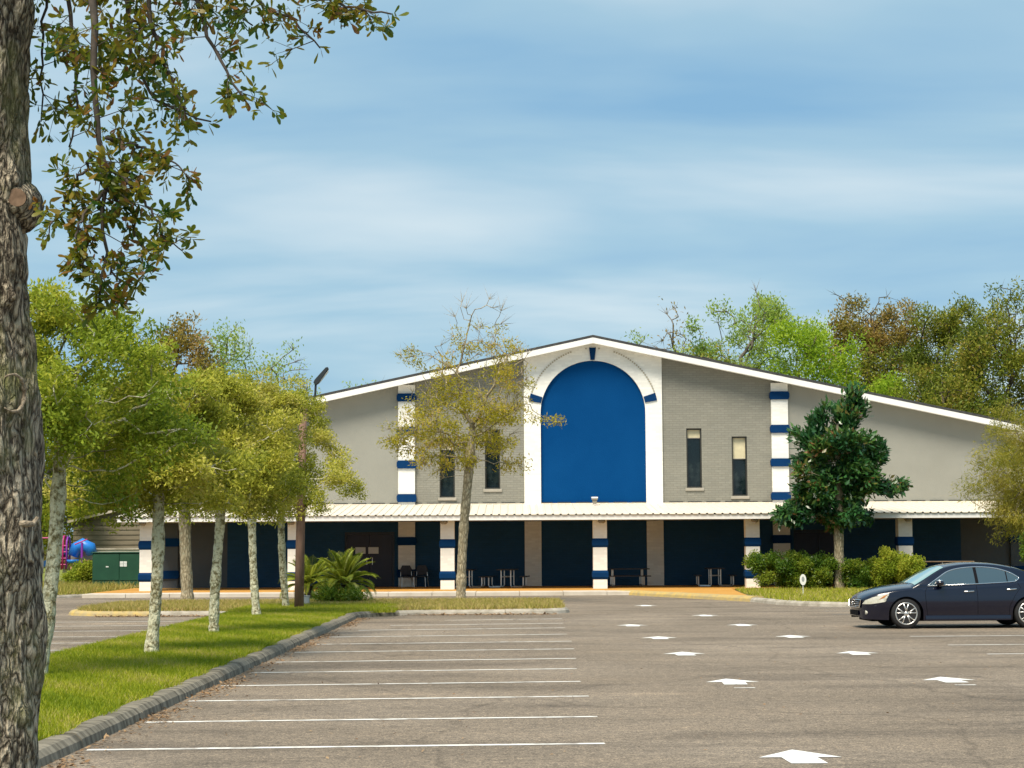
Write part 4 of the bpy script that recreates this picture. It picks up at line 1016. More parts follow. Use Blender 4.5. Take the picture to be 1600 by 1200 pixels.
def tree(name, label, base, ells, trunk_h, trunk_r, seed, leaf, bark, n_att=260, clumps=40, sig=0.17, lpa=60, lsz=0.07, lw=0.035, lsig=0.16, step=0.25, kill=0.35,
         lean=(0, 0), wob=0.05, group=None, cat='tree', tip=0.012, droop=0.0, up=0.2, shell=0.5, twigs=0, twig_len=0.4, trunk_k=12, bumps=0.0, twig_w=0.012, thin_top=None, outward=0.6, zflat=1.0, twig_all=False):
    rg = np.random.default_rng(seed)
    base = np.array(base, float)
    t = empty(name, base, label=label, cat=cat, group=group)
    n = max(6, int(trunk_h / step)); tr = []
    ph = rg.uniform(0, 6.28, 4)
    for i in range(n + 1):
        f = i / n
        tr.append((lean[0] * f + wob * math.sin(3.1 * f + ph[0]) * f, lean[1] * f + wob * math.sin(2.7 * f + ph[1]) * f, trunk_h * f))
    att, cl = blob_points(rg, ells, n_att, clumps, sig, shell)
    pts, par, n0 = colonize(rg, tr, att, step, kill, droop=droop)
    N_ = len(pts); cnt = np.zeros(N_); child = np.zeros(N_, int)
    for i in range(N_ - 1, 0, -1):
        if child[i] == 0: cnt[i] = 1
        cnt[par[i]] += cnt[i]; child[par[i]] += 1
    cnt = np.maximum(cnt, 1); ex = math.log(max(cnt[0], 3)) / math.log(trunk_r * 0.92 / tip)
    rad = tip * cnt ** (1 / ex)
    # trunk as one smooth tube with a root flare
    m2 = MB(); tp = []; trr = []
    sub = 4
    for i in range(n0 - 1):
        for q in range(sub):
            f = q / sub; p = pts[i] * (1 - f) + pts[i + 1] * f; h = p[2]
            r = rad[i] * (1 - f) + rad[i + 1] * f
            fl = 1 + 0.20 * math.exp(-h / (trunk_r * 1.3))
            kn = 1 + bumps * max(0, math.sin(h * 5.3 + ph[2]) * math.sin(h * 2.1 + ph[3])) + bumps * 0.4 * rg.normal() * 0.4
            tp.append(p); trr.append(r * fl * kn)
    tp.append(pts[n0 - 1]); trr.append(float(rad[n0 - 1]))
    tp.insert(0, np.array(tp[0]) - np.array((0, 0, 0.12))); trr.insert(0, trr[0] * 1.05)
    m2.tube(tp, trr, trunk_k)
    link('trunk', m2.mesh('trunk', 0, True), bark, t)
    idx = np.arange(n0, N_)
    if len(idx): bco, bf = ring_tubes(pts, par, rad, idx)
    # leaves
    cen = np.array([e[:3] for e in ells]).mean(0)
    if lpa > 0:
        A = att
        clt = rg.uniform(0, 1, int(cl.max()) + 1)
        if thin_top is not None:
            keep = rg.uniform(size=len(A)) < np.interp(A[:, 2], thin_top[0], thin_top[1]); A = A[keep]; cl_ = cl[keep]
        else: cl_ = cl
        pp = np.repeat(A, lpa, axis=0) + ball(rg, len(A) * lpa) * lsig * 1.9 * np.array((1, 1, zflat))
        tn = np.repeat(clt[cl_] * 0.7 + 0.15, lpa)
        bias = pp - cen; bias /= np.linalg.norm(bias, axis=1, keepdims=True) + 1e-9
        me = leaves_mesh('crown', pp, lsz, lw, rg, bias, outward, up, tone=tn); me.materials.append(MATS[leaf])
        link('crown', me, None, t)
    if twigs:
        tipid = idx if twig_all else np.where((child == 0) & (np.arange(N_) >= n0))[0]
        pp = np.repeat(pts[tipid], twigs, axis=0); dd = np.repeat(pts[tipid] - pts[par[tipid]], twigs, axis=0)
        dd /= np.linalg.norm(dd, axis=1, keepdims=True) + 1e-9
        m3 = len(pp); d = dd + rg.normal(size=(m3, 3)) * 0.55; d[:, 2] += 0.15
        d /= np.linalg.norm(d, axis=1, keepdims=True)
        L = rg.uniform(0.4, 1.2, m3)[:, None] * twig_len
        q = np.cross(d, rg.normal(size=(m3, 3))); q /= np.linalg.norm(q, axis=1, keepdims=True) + 1e-9; r2 = np.cross(d, q)
        co = np.empty((m3, 4, 3)); wv = twig_w
        for j in range(3):
            a = 2 * PI * j / 3; co[:, j] = pp + (q * math.cos(a) + r2 * math.sin(a)) * wv
        co[:, 3] = pp + d * L
        f = (np.arange(m3) * 4)[:, None, None] + np.array([(0, 1, 3), (1, 2, 3), (2, 0, 3)])[None]
        tf = f.reshape(-1, 3) + len(bco); tf = np.concatenate([tf, tf[:, 2:]], axis=1)
        bco = np.vstack([bco, co.reshape(-1, 3)]); tw = tf
    else: tw = None
    if len(idx):
        br = mesh_mixed('branches', bco, bf, tw); br.materials.append(MATS[bark]); tag(link('branches', br, None, t), kind='stuff')
    return t

# row of young oaks on the median
ROWG = 'lichen-spotted oaks along the grass median'
def row_oak(px, py, seed, top_px, rx, label, lean=(0, 0), leaf='row_leaf', low=2.35, right=0.0, na=330):
    b = G(px, py, 0.115); sc = F_PX / b.y
    top_z = EYE + (855 - top_px) / sc - 0.115
    h = top_z - low; cz = low + h * 0.5
    ells = [(lean[0] + right * 0.4, lean[1], cz, rx, rx, h * 0.5), (lean[0] + rx * 0.45 + right, lean[1] - 0.2, low + h * 0.33, rx * 0.75, rx * 0.8, h * 0.30),
            (lean[0] - rx * 0.5, -0.2, low + h * 0.36, rx * 0.75, rx * 0.8, h * 0.32), (lean[0], 0, low + h * 0.78, rx * 0.6, rx * 0.6, h * 0.24)]
    return tree('oak_tree', label, b, ells, low + h * 0.35, 0.106, seed, leaf, 'lichen_bark', n_att=int(na * 1.25), clumps=64, sig=0.15, lpa=92, lsz=0.085, lw=0.038, lsig=0.14, step=0.2, kill=0.26,
                lean=lean, wob=0.09, group=ROWG, tip=0.007, bumps=0.22, twigs=2, twig_len=0.35, twig_w=0.006, zflat=0.8)
row_oak(62, 1058, 11, 440, 1.75, 'lichen-spotted oak half hidden behind the big foreground trunk', lean=(0.25, 0.3), low=2.5, right=0.1, leaf='green_leaf')
row_oak(236, 1022, 12, 590, 1.45, 'lichen-spotted oak with the nearest full trunk on the median grass', lean=(0.18, 0))
row_oak(334, 990, 13, 585, 1.45, 'lichen-spotted oak second along the median, its trunk against the dark wall', lean=(0.08, 0))
row_oak(401, 963, 14, 590, 1.65, 'lichen-spotted oak third along the median with a crooked knotty trunk', lean=(-0.28, 0), low=2.55, right=0.55)
row_oak(447, 951, 15, 600, 1.55, 'lichen-spotted oak farthest along the median beside the lamp post', lean=(-0.16, -0.75), low=2.6, right=0.4, na=320)
b = G(293, 941, 0.115)
tree('oak_tree', 'plain grey-brown oak on the cross island behind the median row', b, [(0, 0, 4.7, 2.3, 2.3, 2.0), (-1.2, 0, 4.0, 1.6, 1.6, 1.1), (1.3, 0, 4.2, 1.7, 1.7, 1.2)], 3.6, 0.20, 16, 'row_leaf', 'plain_bark',
     n_att=300, clumps=46, lpa=80, lsz=0.11, lw=0.045, lsig=0.2, step=0.25, kill=0.32, lean=(-0.12, 0), group='oaks on the cross island', bumps=0.12, tip=0.010)
# sparse tree in the middle
b = G(720, 937.5, 0.115)
SPZ = [(0.0, 0, 5.6, 2.2, 2.0, 1.5), (-0.9, 0, 4.9, 1.3, 1.3, 0.8), (2.0, -0.2, 6.15, 1.9, 1.0, 0.42), (1.3, 0, 4.75, 1.5, 1.2, 0.7), (0.7, 0, 7.4, 1.9, 1.6, 1.5), (0.8, 0, 9.3, 1.0, 1.0, 1.1), (-0.8, 0, 7.9, 1.2, 1.2, 1.2)]
tree('sparse_tree', 'tall sparse tree with thin yellow leaves and bare top on the cross island', b, SPZ, 5.4, 0.165, 21, 'sparse_leaf', 'plain_bark', n_att=620, clumps=110, sig=0.18, lpa=40, lsz=0.12, lw=0.04,
     lsig=0.20, step=0.22, kill=0.30, lean=(0.25, 0), wob=0.12, bumps=0.18, tip=0.009, twigs=7, twig_len=0.6, twig_w=0.010, thin_top=((6.2, 7.6, 9.4), (0.85, 0.38, 0.03)), zflat=0.6, up=0.0)
# magnolia on the right
b = G(1312, 921, 0.12)
MAG = [(-0.1, 0, 3.5, 1.7, 1.7, 1.0), (0, 0, 4.6, 1.9, 1.8, 1.1), (-0.1, 0, 5.8, 1.6, 1.6, 1.0), (0.1, 0, 6.8, 1.0, 1.0, 1.0), (-1.4, 0, 3.2, 1.1, 1.1, 0.6), (1.2, 0, 3.9, 1.2, 1.2, 0.45), (1.2, 0, 5.3, 1.0, 1.0, 0.5), (-1.3, 0, 6.0, 0.8, 0.8, 0.4), (0, 0, 5.0, 1.2, 1.2, 1.8)]
tree('magnolia_tree', 'dark glossy magnolia tree standing in the hedge bed before the hall', b, MAG, 6.4, 0.20, 31, 'magnolia_leaf', 'plain_bark', n_att=440, clumps=120, sig=0.12, lpa=46, lsz=0.28, lw=0.11, lsig=0.16,
     step=0.25, kill=0.3, wob=0.06, bumps=0.1, up=0.35, outward=1.2, shell=0.3)
# feathery tree at the right edge
b = Vector((18.5, 66.0, -0.02)); 
FEA = [(0, 0, 4.2, 2.8, 2.8, 1.9), (0, 0, 2.8, 2.2, 2.4, 1.1), (0.1, 0, 5.7, 2.0, 2.0, 1.2), (-1.3, -0.3, 3.8, 1.8, 1.5, 1.3)]
tree('feathery_tree', 'olive feathery drooping tree cut by the right edge of the photo', b, FEA, 3.8, 0.22, 41, 'feather_leaf', 'plain_bark', n_att=640, clumps=170, sig=0.12, lpa=75, lsz=0.17, lw=0.022, lsig=0.20, step=0.28, kill=0.35,
     up=-0.35, outward=0.9, twigs=3, twig_len=0.6, twig_w=0.006, shell=0.4)

# background trees: (px, py top) placed at a distance, crowns given as ellipsoids
def far_tree(px, Y, top_py, rpx, seed, leaf, bark, label, group, low=0.35, na=260, lpa=45, lsz=0.24, lw=0.10, lsig=0.36, clumps=62, twigs=0, twig_len=0.9, shell=0.5, thin_top=None, sig=0.13, name='broadleaf_tree', kill=0.7, step=0.55, twig_w=0.016, tip=0.028, narrow=1.0):
    q = P(px, top_py, Y); hgt = q.z + 0.05; r = rpx * Y / F_PX
    lo = hgt * low; h = hgt - lo
    rg = random.Random(seed)
    ells = [(0, 0, lo + h * 0.5, r * 0.95, r * 0.95, h * 0.46), (r * 0.45, 0.2, lo + h * 0.35, r * 0.62, r * 0.7, h * 0.28), (-r * 0.45, -0.2, lo + h * rg.uniform(0.3, 0.5), r * 0.6, r * 0.7, h * 0.28), (rg.uniform(-0.35, 0.0) * r, 0, lo + h * 0.76, r * 0.60, r * 0.62, h * 0.22), (rg.uniform(0.1, 0.45) * r, 0, lo + h * 0.70, r * 0.62, r * 0.62, h * 0.24)]
    if thin_top: thin_top = ((lo + h * thin_top[0], lo + h * thin_top[1]), (1.0, thin_top[2]))
    return tree(name, label, (q.x, Y, -0.05), ells, lo + h * 0.35, max(0.16, hgt * 0.018), seed, leaf, bark, n_att=na, clumps=clumps, sig=sig, lpa=lpa, lsz=lsz, lw=lw, lsig=lsig, step=step, kill=kill, group=group, tip=tip,
                twigs=twigs, twig_len=twig_len, shell=shell, thin_top=thin_top, wob=0.25, twig_w=twig_w)
GL, GR = 'trees behind the left side of the hall', 'trees behind the right side of the hall'
far_tree(60, 100, 520, 150, 51, 'green_leaf', 'grey_bark', 'broad green tree just right of the foreground trunk, behind the playground', GL, low=0.12, na=420, lpa=70)
far_tree(262, 108, 487, 95, 52, 'russet_leaf', 'grey_bark', 'tall russet-topped tree behind the median oaks', GL, low=0.2, na=340, lpa=60)
far_tree(355, 122, 492, 60, 53, 'pale_leaf', 'grey_bark', 'thin pale green tree behind the median oaks, right of the russet one', GL, low=0.3, na=240, lpa=18, twigs=5, twig_w=0.02)
far_tree(440, 126, 520, 62, 54, 'pale_leaf', 'grey_bark', 'nearly bare tree left of the lamp head, over the roof slope', GL, low=0.3, na=260, lpa=9, twigs=6, twig_w=0.022)
far_tree(170, 106, 600, 120, 55, 'row_leaf', 'grey_bark', 'low olive tree above the shed roof', GL, low=0.14, na=360, lpa=60)
far_tree(345, 118, 590, 105, 56, 'russet_leaf', 'grey_bark', 'rounded rusty olive tree behind the hall roof on the left', GL, low=0.2, na=260, lpa=50)
far_tree(120, 112, 690, 90, 57, 'russet_leaf', 'grey_bark', 'reddish low tree behind the playground climber', GL, low=0.05, na=260, lpa=50)
far_tree(570, 128, 590, 34, 58, 'pale_leaf', 'grey_bark', 'small bare treetop showing over the left roof slope', GL, low=0.5, na=120, lpa=8, twigs=6, twig_w=0.02)
far_tree(1150, 124, 438, 118, 61, 'pale_leaf', 'grey_bark', 'tall airy light green tree over the right roof slope', GR, low=0.3, na=460, lpa=42, lsz=0.26, twigs=5, twig_w=0.024, thin_top=(0.5, 1.0, 0.6))
far_tree(1065, 128, 470, 55, 62, 'russet_leaf', 'grey_bark', 'bare twiggy tree at the left of the airy light green one', GR, low=0.4, na=220, lpa=3, twigs=6, twig_w=0.024)
far_tree(1258, 116, 492, 88, 63, 'spring_leaf', 'grey_bark', 'bright yellow-green spring tree behind the right roof slope', GR, low=0.3, na=380, lpa=75, lsz=0.24, lsig=0.5)
far_tree(1385, 114, 575, 52, 64, 'spring_leaf', 'grey_bark', 'small bright yellow-green tree right of the magnolia top', GR, low=0.3, na=180, lpa=60, lsz=0.2)
far_tree(1350, 124, 432, 92, 65, 'russet_leaf', 'dark_bark', 'dark russet oak between the bright green tree and the broad dark oak', GR, low=0.25, na=420, lpa=62, twigs=3, thin_top=(0.70, 1.0, 0.2), twig_w=0.022)
far_tree(1450, 120, 445, 112, 66, 'dark_leaf', 'dark_bark', 'dark oak with bare upper twigs behind the right wall', GR, low=0.25, na=460, lpa=70, twigs=3, thin_top=(0.75, 1.0, 0.3), twig_w=0.022)
far_tree(1560, 116, 442, 125, 67, 'dark_leaf', 'dark_bark', 'broad dark oak at the right edge above the feathery tree', GR, low=0.2, na=560, lpa=70, twigs=2, thin_top=(0.8, 1.0, 0.5))
far_tree(1455, 112, 545, 105, 68, 'dark_leaf', 'dark_bark', 'low dark green tree directly over the right eave', GR, low=0.2, na=240, lpa=55)
far_tree(1120, 118, 540, 60, 69, 'dark_leaf', 'dark_bark', 'dark low tree under the airy light green one', GR, low=0.3, na=200, lpa=45)
far_tree(985, 130, 515, 50, 70, 'pale_leaf', 'grey_bark', 'small pale treetop right of the gable peak', GR, low=0.45, na=160, lpa=14, twigs=5, twig_w=0.02)

def shrub(name, label, base, ells, seed, leaf, group, lpa=90, na=120, lsz=0.06, lw=0.03, lsig=0.10, clumps=36, cat='shrub', up=0.3, h=0.5):
    return tree(name, label, base, ells, h, 0.035, seed, leaf, 'dark_bark', n_att=na, clumps=clumps, sig=0.16, lpa=lpa, lsz=lsz, lw=lw, lsig=lsig, step=0.12, kill=0.16, group=group, cat=cat, tip=0.005, up=up, shell=0.35, trunk_k=7)
HG = 'shrubs of the hedge bed'
for i, (px, w_, h_, lab, lf) in enumerate([(1218, 44, 60, 'dense green shrub at the left end of the hedge bed', 'hedge_leaf'), (1276, 34, 54, 'green shrub between the left end shrub and the magnolia trunk', 'hedge_leaf'),
                                      (1345, 34, 48, 'green shrub just right of the magnolia trunk', 'hedge_leaf'), (1400, 42, 60, 'yellow-tipped tall shrub at the right end of the hedge above the car', 'green_leaf')]):
    q = G(px, 921, 0.12); m_ = q.y / F_PX; rx = w_ * m_; hh = h_ * m_
    shrub('hedge_shrub', lab, q, [(0, 0, hh * 0.5, rx, rx * 0.8, hh * 0.46), (rx * 0.45, 0, hh * 0.55, rx * 0.6, rx * 0.6, hh * 0.4), (-rx * 0.45, -0.1, hh * 0.5, rx * 0.6, rx * 0.6, hh * 0.42)], 80 + i, lf, HG, lpa=150, na=170, lsz=0.10, lw=0.05, lsig=0.13)
q = Vector((20.4, 74.3, 0.12))
shrub('column_shrub', 'narrow dark green shrub at the right edge under the feathery tree', q, [(0, 0, 1.6, 0.65, 0.65, 1.0), (0, 0, 2.2, 0.5, 0.5, 0.8)], 90, 'hedge_leaf', None, lpa=130, na=150, lsz=0.1, lw=0.05, lsig=0.14, h=1.4)
for i, (x, y, s, lab) in enumerate([(-19.6, 87.5, 0.62, 'bright green bush left of the green cabinet'), (-22.9, 84.0, 0.7, 'low weedy bush below the playground slide'), (-16.2, 86.6, 0.42, 'small green bush between the cabinet and the hall corner'),
                               (-18.0, 96.0, 0.8, 'green bush showing over the low pale wall')]):
    shrub('bush', lab, (x, y, 0.05), [(0, 0, 0.8 * s, 1.0 * s, 0.9 * s, 0.8 * s), (0.3, 0, 1.2 * s, 0.6 * s, 0.6 * s, 0.5 * s)], 95 + i, ('green_leaf', 'row_leaf', 'hedge_leaf', 'green_leaf')[i], 'bushes on the side lawn', lpa=110, na=120, lsz=0.13, lw=0.06, lsig=0.16)

# sago palms
def frond_mesh(name, L, curl, seed):
    rg = np.random.default_rng(seed); vs = []; fs = []; rn = []
    def pt(t):
        a = R(62) - curl * t * t - 0.25 * t; return None
    pts = []; x = z = 0.0; a = R(60); k = 22
    for i in range(k + 1):
        pts.append((x, z, a)); x += L / k * math.cos(a); z += L / k * math.sin(a); a -= curl / k * (0.5 + 1.2 * i / k)
    for i in range(k):
        (x0, z0, a0), (x1, z1, a1) = pts[i], pts[i + 1]; n = len(vs); r = 0.012 * (1 - 0.8 * i / k)
        vs += [(x0, -r, z0), (x0, r, z0), (x1, r, z1), (x1, -r, z1)]; fs.append((n, n + 1, n + 2, n + 3)); rn += [0.9] * 4
    for i in range(2, k + 1):
        for h in (0, 0.5):
            f = (i + h) / k
            if f > 1: continue
            x0, z0, a0 = pts[min(i, k)]
            ll = L * 0.20 * (math.sin(min(1, f * 1.08) * PI) ** 0.5 * 0.9 + 0.12)
            for s in (-1, 1):
                dx, dz = math.cos(a0) * 0.55, math.sin(a0) * 0.55; ox = h * L / k * math.cos(a0); oz = h * L / k * math.sin(a0)
                tipz = 0.28 * ll
                p0 = (x0 + ox, 0, z0 + oz); p1 = (x0 + ox + dx * ll * 0.5, s * ll * 0.42, z0 + oz + dz * ll * 0.5 + tipz * 0.7); p2 = (x0 + ox + dx * ll, s * ll * 0.84, z0 + oz + dz * ll + tipz)
                wv = 0.016; n = len(vs)
                vs += [p0, (p1[0] + wv, p1[1], p1[2]), p2, (p1[0] - wv, p1[1], p1[2])]; fs.append((n, n + 1, n + 2, n + 3)); rn += [float(rg.uniform(0.1, 0.9))] * 4
    me = mesh_np(name, np.array(vs), np.array(fs), rnd=np.array(rn)); me.materials.append(MATS['palm_leaf']); return me
FR = [frond_mesh('frond', 1.25, c, i) for i, c in enumerate((0.5, 0.8, 1.15, 1.5, 1.9))]
def sago(px, py, s, seed, label, nf=44, th=0.55):
    b = G(px, py, 0.115); t = empty('sago_palm', b, label=label, cat='palm', group='sago palms by the lamp post')
    rg = random.Random(seed)
    MB().tube([(0, 0, -0.1), (0.01, 0, th * 0.3), (0, 0, th)], [0.17, 0.19, 0.12], 12).build('trunk', 'dark_bark', t, smooth=True)
    for i in range(nf):
        f = i / nf; o = link('frond', FR[min(4, int(f * 5 + rg.uniform(-0.4, 0.4)) if f > 0.02 else 0)], None, t)
        o.location = (0, 0, th - 0.02 + 0.04 * (1 - f)); tilt = R(-20 + 74 * f + rg.uniform(-7, 7))
        o.rotation_euler = (rg.uniform(-0.25, 0.25), tilt, i * 2.39996 + rg.uniform(-0.2, 0.2)); sc = s * rg.uniform(0.85, 1.1); o.scale = (sc, sc, sc)
    return t
sago(537, 944, 1.0, 1, 'full sago palm with a wide crown right of the lamp post', 36, 0.60)
sago(483, 941, 0.95, 2, 'sago palm partly hidden behind the lamp post', 28, 0.52)
q = G(525, 945, 0.115)
shrub('fern_clump', 'low dark green leafy clump at the foot of the sago palm', q, [(0.25, -0.1, 0.22, 0.65, 0.4, 0.2), (-0.25, 0.1, 0.3, 0.35, 0.35, 0.25)], 99, 'hedge_leaf', None, lpa=70, na=80, lsz=0.16, lw=0.03, lsig=0.12, cat='plant', h=0.3)

# ------------------------------------------------------------------ foreground oak
rg = np.random.default_rng(77)
OX, OY = -2.705, 9.3
oak = empty('foreground_oak', (OX, OY, 0.115), label='large rough-barked oak trunk with hanging leafy branches in the left foreground', cat='tree', group=None)
KA, KH = 120, 620
def oak_radius(h):                # radius of the trunk at height h above the island
    # right-hand outline follows x = 62 px at the bottom to 50 px higher up
    return 0.40 + 0.10 * math.exp(-h / 0.35) + interp([(0, 0.03), (1.3, 0.022), (2.0, 0.006), (2.5, -0.005), (2.95, -0.065), (3.5, -0.085), (4.5, -0.065), (6, -0.09)], h)
def vnoise(a, b, seed):           # smooth value noise on a periodic-in-a grid
    r2 = np.random.default_rng(seed); na, nb = 16, 64; g = r2.uniform(-1, 1, (na, nb))
    ia = np.floor(a).astype(int); ib = np.floor(b).astype(int); fa = a - ia; fb = b - ib
    fa = fa * fa * (3 - 2 * fa); fb = fb * fb * (3 - 2 * fb)
    G_ = lambda i, j: g[i % na, j % nb]
    return (G_(ia, ib) * (1 - fa) + G_(ia + 1, ib) * fa) * (1 - fb) + (G_(ia, ib + 1) * (1 - fa) + G_(ia + 1, ib + 1) * fa) * fb
aa = np.linspace(0, 2 * PI, KA, endpoint=False); hh = np.linspace(-0.15, 6.0, KH)
A_, H_ = np.meshgrid(aa, hh)
RR = np.vectorize(oak_radius)(np.maximum(H_, 0))
an = A_ / (2 * PI) * 16
RR = RR + 0.030 * vnoise(an, H_ * 2.2, 1) + 0.012 * vnoise(an * 3, H_ * 6, 2)
rid = vnoise(an * 4 + 0.35 * np.sin(H_ * 6), H_ * 7, 3); rid2 = vnoise(an * 5 + 3, H_ * 10, 4)
RR = RR + 0.010 * np.clip(1 - 2.2 * np.abs(rid), -0.4, 1) * -1 + 0.007 * rid2
KNOTS = [(R(-22), EYE - 0.115 + (855 - 285) / F_PX * OY, 0.048, 0.14), (R(-30), EYE - 0.115 + (855 - 470) / F_PX * OY, 0.030, 0.06), (R(-70), EYE - 0.115 + (855 - 640) / F_PX * OY, 0.022, 0.22)]
for ka, kh, ad, sg_ in KNOTS:
    da = (A_ - (ka % (2 * PI)) + PI) % (2 * PI) - PI
    RR = RR + ad * np.exp(-((da * 0.42) ** 2 + (H_ - kh) ** 2) / (sg_ * 0.6) ** 2)
leanx = 0.0
co = np.stack([RR * np.cos(A_) + leanx * H_, RR * np.sin(A_), H_], axis=-1).reshape(-1, 3)
i0 = (np.arange(KH - 1)[:, None] * KA + np.arange(KA)[None]).ravel(); i1 = (np.arange(KH - 1)[:, None] * KA + (np.arange(KA)[None] + 1) % KA).ravel()
me = mesh_np('trunk', co, np.stack([i0, i1, i1 + KA, i0 + KA], axis=1), smooth=True); me.materials.append(MATS['oak_bark']); trunk = link('trunk', me, None, oak)
def on_trunk(px, py, out_=0.0):   # point of the trunk's near side seen at this pixel, in the oak's own coordinates
    q = P(px, py, OY - 0.3); h = q.z - 0.115; r = oak_radius(h); dx = q.x - OX
    dx = max(-r * 0.98, min(r * 0.98, dx)); return Vector((dx, -math.sqrt(max(0.0, r * r - dx * dx)), h)), r
c, r = on_trunk(6, 303)
n_ = Vector((0.32, -0.94, 0.06)).normalized()
st = MB().tube([c - n_ * 0.10, c - n_ * 0.02, c + n_ * 0.025 + Vector((0.004, 0, 0.004)), c + n_ * 0.050 + Vector((0.006, 0, 0.006))], [0.15, 0.10, 0.068, 0.050], 18).build('branch_stub', 'oak_bark', oak, smooth=True)
q0 = c + n_ * 0.051 + Vector((0.006, 0, 0.006))
cut = MB().lathe([(0.0, 0.004), (0.044, 0.004), (0.046, 0.0)], k=20).build('cut_face', 'wood_cut', oak); cut.location = q0; cut.rotation_euler = n_.to_track_quat('Z', 'Y').to_euler()
c, r = on_trunk(10, 612)
n_ = Vector((c.x, c.y, 0)).normalized(); tt = Vector((-n_.y, n_.x, 0))
loop = [c + n_ * (0.016 - 0.018 * abs(math.cos(a)) ** 2) + tt * 0.085 * math.cos(a) + Vector((0, 0, 0.088 * math.sin(a))) for a in [R(-125 + 250 * i / 28) for i in range(29)]]
MB().tube(loop, [(0.003 + 0.0075 * math.sin(PI * i / 28)) * (1 + 0.25 * math.sin(i * 1.7)) for i in range(29)], 8).build('pruning_scar', 'scar_rim', oak, smooth=True)
c, r = on_trunk(24, 818)
n_ = Vector((c.x, c.y, 0)).normalized(); tt = Vector((-n_.y, n_.x, 0))
MB().tube([c - tt * 0.05 + n_ * 0.0, c - tt * 0.02 + n_ * 0.03, c + tt * 0.03 + n_ * 0.035, c + tt * 0.05 + n_ * 0.045 + Vector((0, 0, 0.03))], [0.016, 0.016, 0.014, 0.010], 8).build('dead_twig', 'scar_rim', oak, smooth=True)
# limbs and hanging branches: paths as points in the view at a given distance
o0 = Vector((OX, OY, 0.115))
twv = MB(); tips = []
limbs = MB()
def path(pts): return [P(px, py, Y) - o0 for px, py, Y in pts]
def resample(pts, n):
    out_ = []; L = [0]
    for a, b in zip(pts, pts[1:]): L.append(L[-1] + (b - a).length)
    for i in range(n + 1):
        t = L[-1] * i / n
        for k in range(len(pts) - 1):
            if t <= L[k + 1] + 1e-9:
                f = (t - L[k]) / max(1e-9, L[k + 1] - L[k]); out_.append(pts[k].lerp(pts[k + 1], f)); break
    return out_
Y0 = OY
limb_paths = [([(30, -420, Y0), (120, -330, Y0 - 0.3), (260, -260, Y0 - 0.5), (450, -200, Y0 - 0.6)], 0.075, 0.035),
              ([(20, -560, Y0 + 0.1), (-250, -700, Y0), (-600, -760, Y0 - 0.4)], 0.12, 0.04), ([(20, -520, Y0), (120, -760, Y0 + 0.6), (260, -980, Y0 + 1.2)], 0.12, 0.04)]
for pts, r0, r1 in limb_paths:
    pp = resample(path(pts), 14); limbs.tube(pp, [r0 + (r1 - r0) * i / 14 for i in range(15)], 10)
link('limbs', limbs.mesh('limbs', 0, True), 'oak_bark', oak)
HANG = [  # hanging branches: path, start radius, density
    ([(125, -335, Y0 - 0.3), (135, -60, Y0 - 0.5), (148, 60, Y0 - 0.55), (152, 180, Y0 - 0.55), (162, 260, Y0 - 0.55), (162, 360, Y0 - 0.5), (155, 470, Y0 - 0.5)], 0.028, 30),
    ([(90, -345, Y0 - 0.2), (100, -40, Y0 + 0.2), (118, 80, Y0 + 0.25), (122, 180, Y0 + 0.25), (108, 230, Y0 + 0.3)], 0.020, 20),
    ([(70, -360, Y0), (72, -20, Y0 + 0.3), (66, 90, Y0 + 0.3), (64, 190, Y0 + 0.3)], 0.014, 12),
    ([(270, -258, Y0 - 0.5), (215, -60, Y0 - 0.3), (245, 50, Y0 - 0.3), (262, 120, Y0 - 0.3), (290, 175, Y0 - 0.25)], 0.022, 26),
    ([(290, -252, Y0 - 0.5), (290, -60, Y0 - 0.7), (318, 40, Y0 - 0.7), (350, 110, Y0 - 0.7), (385, 160, Y0 - 0.7)], 0.020, 22),
    ([(240, -268, Y0 - 0.5), (195, -40, Y0), (200, 70, Y0 + 0.1), (240, 160, Y0 + 0.1), (330, 190, Y0 + 0.1)], 0.018, 24),
    ([(450, -200, Y0 - 0.6), (420, -90, Y0 - 0.4), (470, -25, Y0 - 0.4), (545, 10, Y0 - 0.4), (612, 22, Y0 - 0.35)], 0.016, 13),
    ([(420, -205, Y0 - 0.6), (380, -50, Y0 - 0.2), (410, 15, Y0 - 0.2), (460, 28, Y0 - 0.2), (500, 75, Y0 - 0.2)], 0.014, 12),
    ([(350, -230, Y0 - 0.5), (330, -60, Y0 - 0.1), (370, 25, Y0 - 0.1), (395, 40, Y0 - 0.1)], 0.014, 14),
    ([(160, 250, Y0 - 0.55), (205, 290, Y0 - 0.6), (235, 330, Y0 - 0.6), (262, 378, Y0 - 0.6), (285, 392, Y0 - 0.6)], 0.009, 11),
    ([(165, 215, Y0 - 0.55), (210, 225, Y0 - 0.4), (262, 250, Y0 - 0.35), (300, 278, Y0 - 0.35)], 0.008, 9),
    ([(150, 238, Y0 - 0.55), (118, 285, Y0 - 0.5), (96, 330, Y0 - 0.45), (70, 370, Y0 - 0.4)], 0.007, 9),
    ([(163, 300, Y0 - 0.55), (205, 330, Y0 - 0.45), (225, 400, Y0 - 0.45), (222, 440, Y0 - 0.45)], 0.007, 9),
    ([(162, 300, Y0 - 0.52), (125, 345, Y0 - 0.6), (120, 380, Y0 - 0.6), (140, 440, Y0 - 0.55)], 0.007, 9),
    ([(160, 400, Y0 - 0.5), (185, 440, Y0 - 0.5), (180, 485, Y0 - 0.5)], 0.005, 6)]
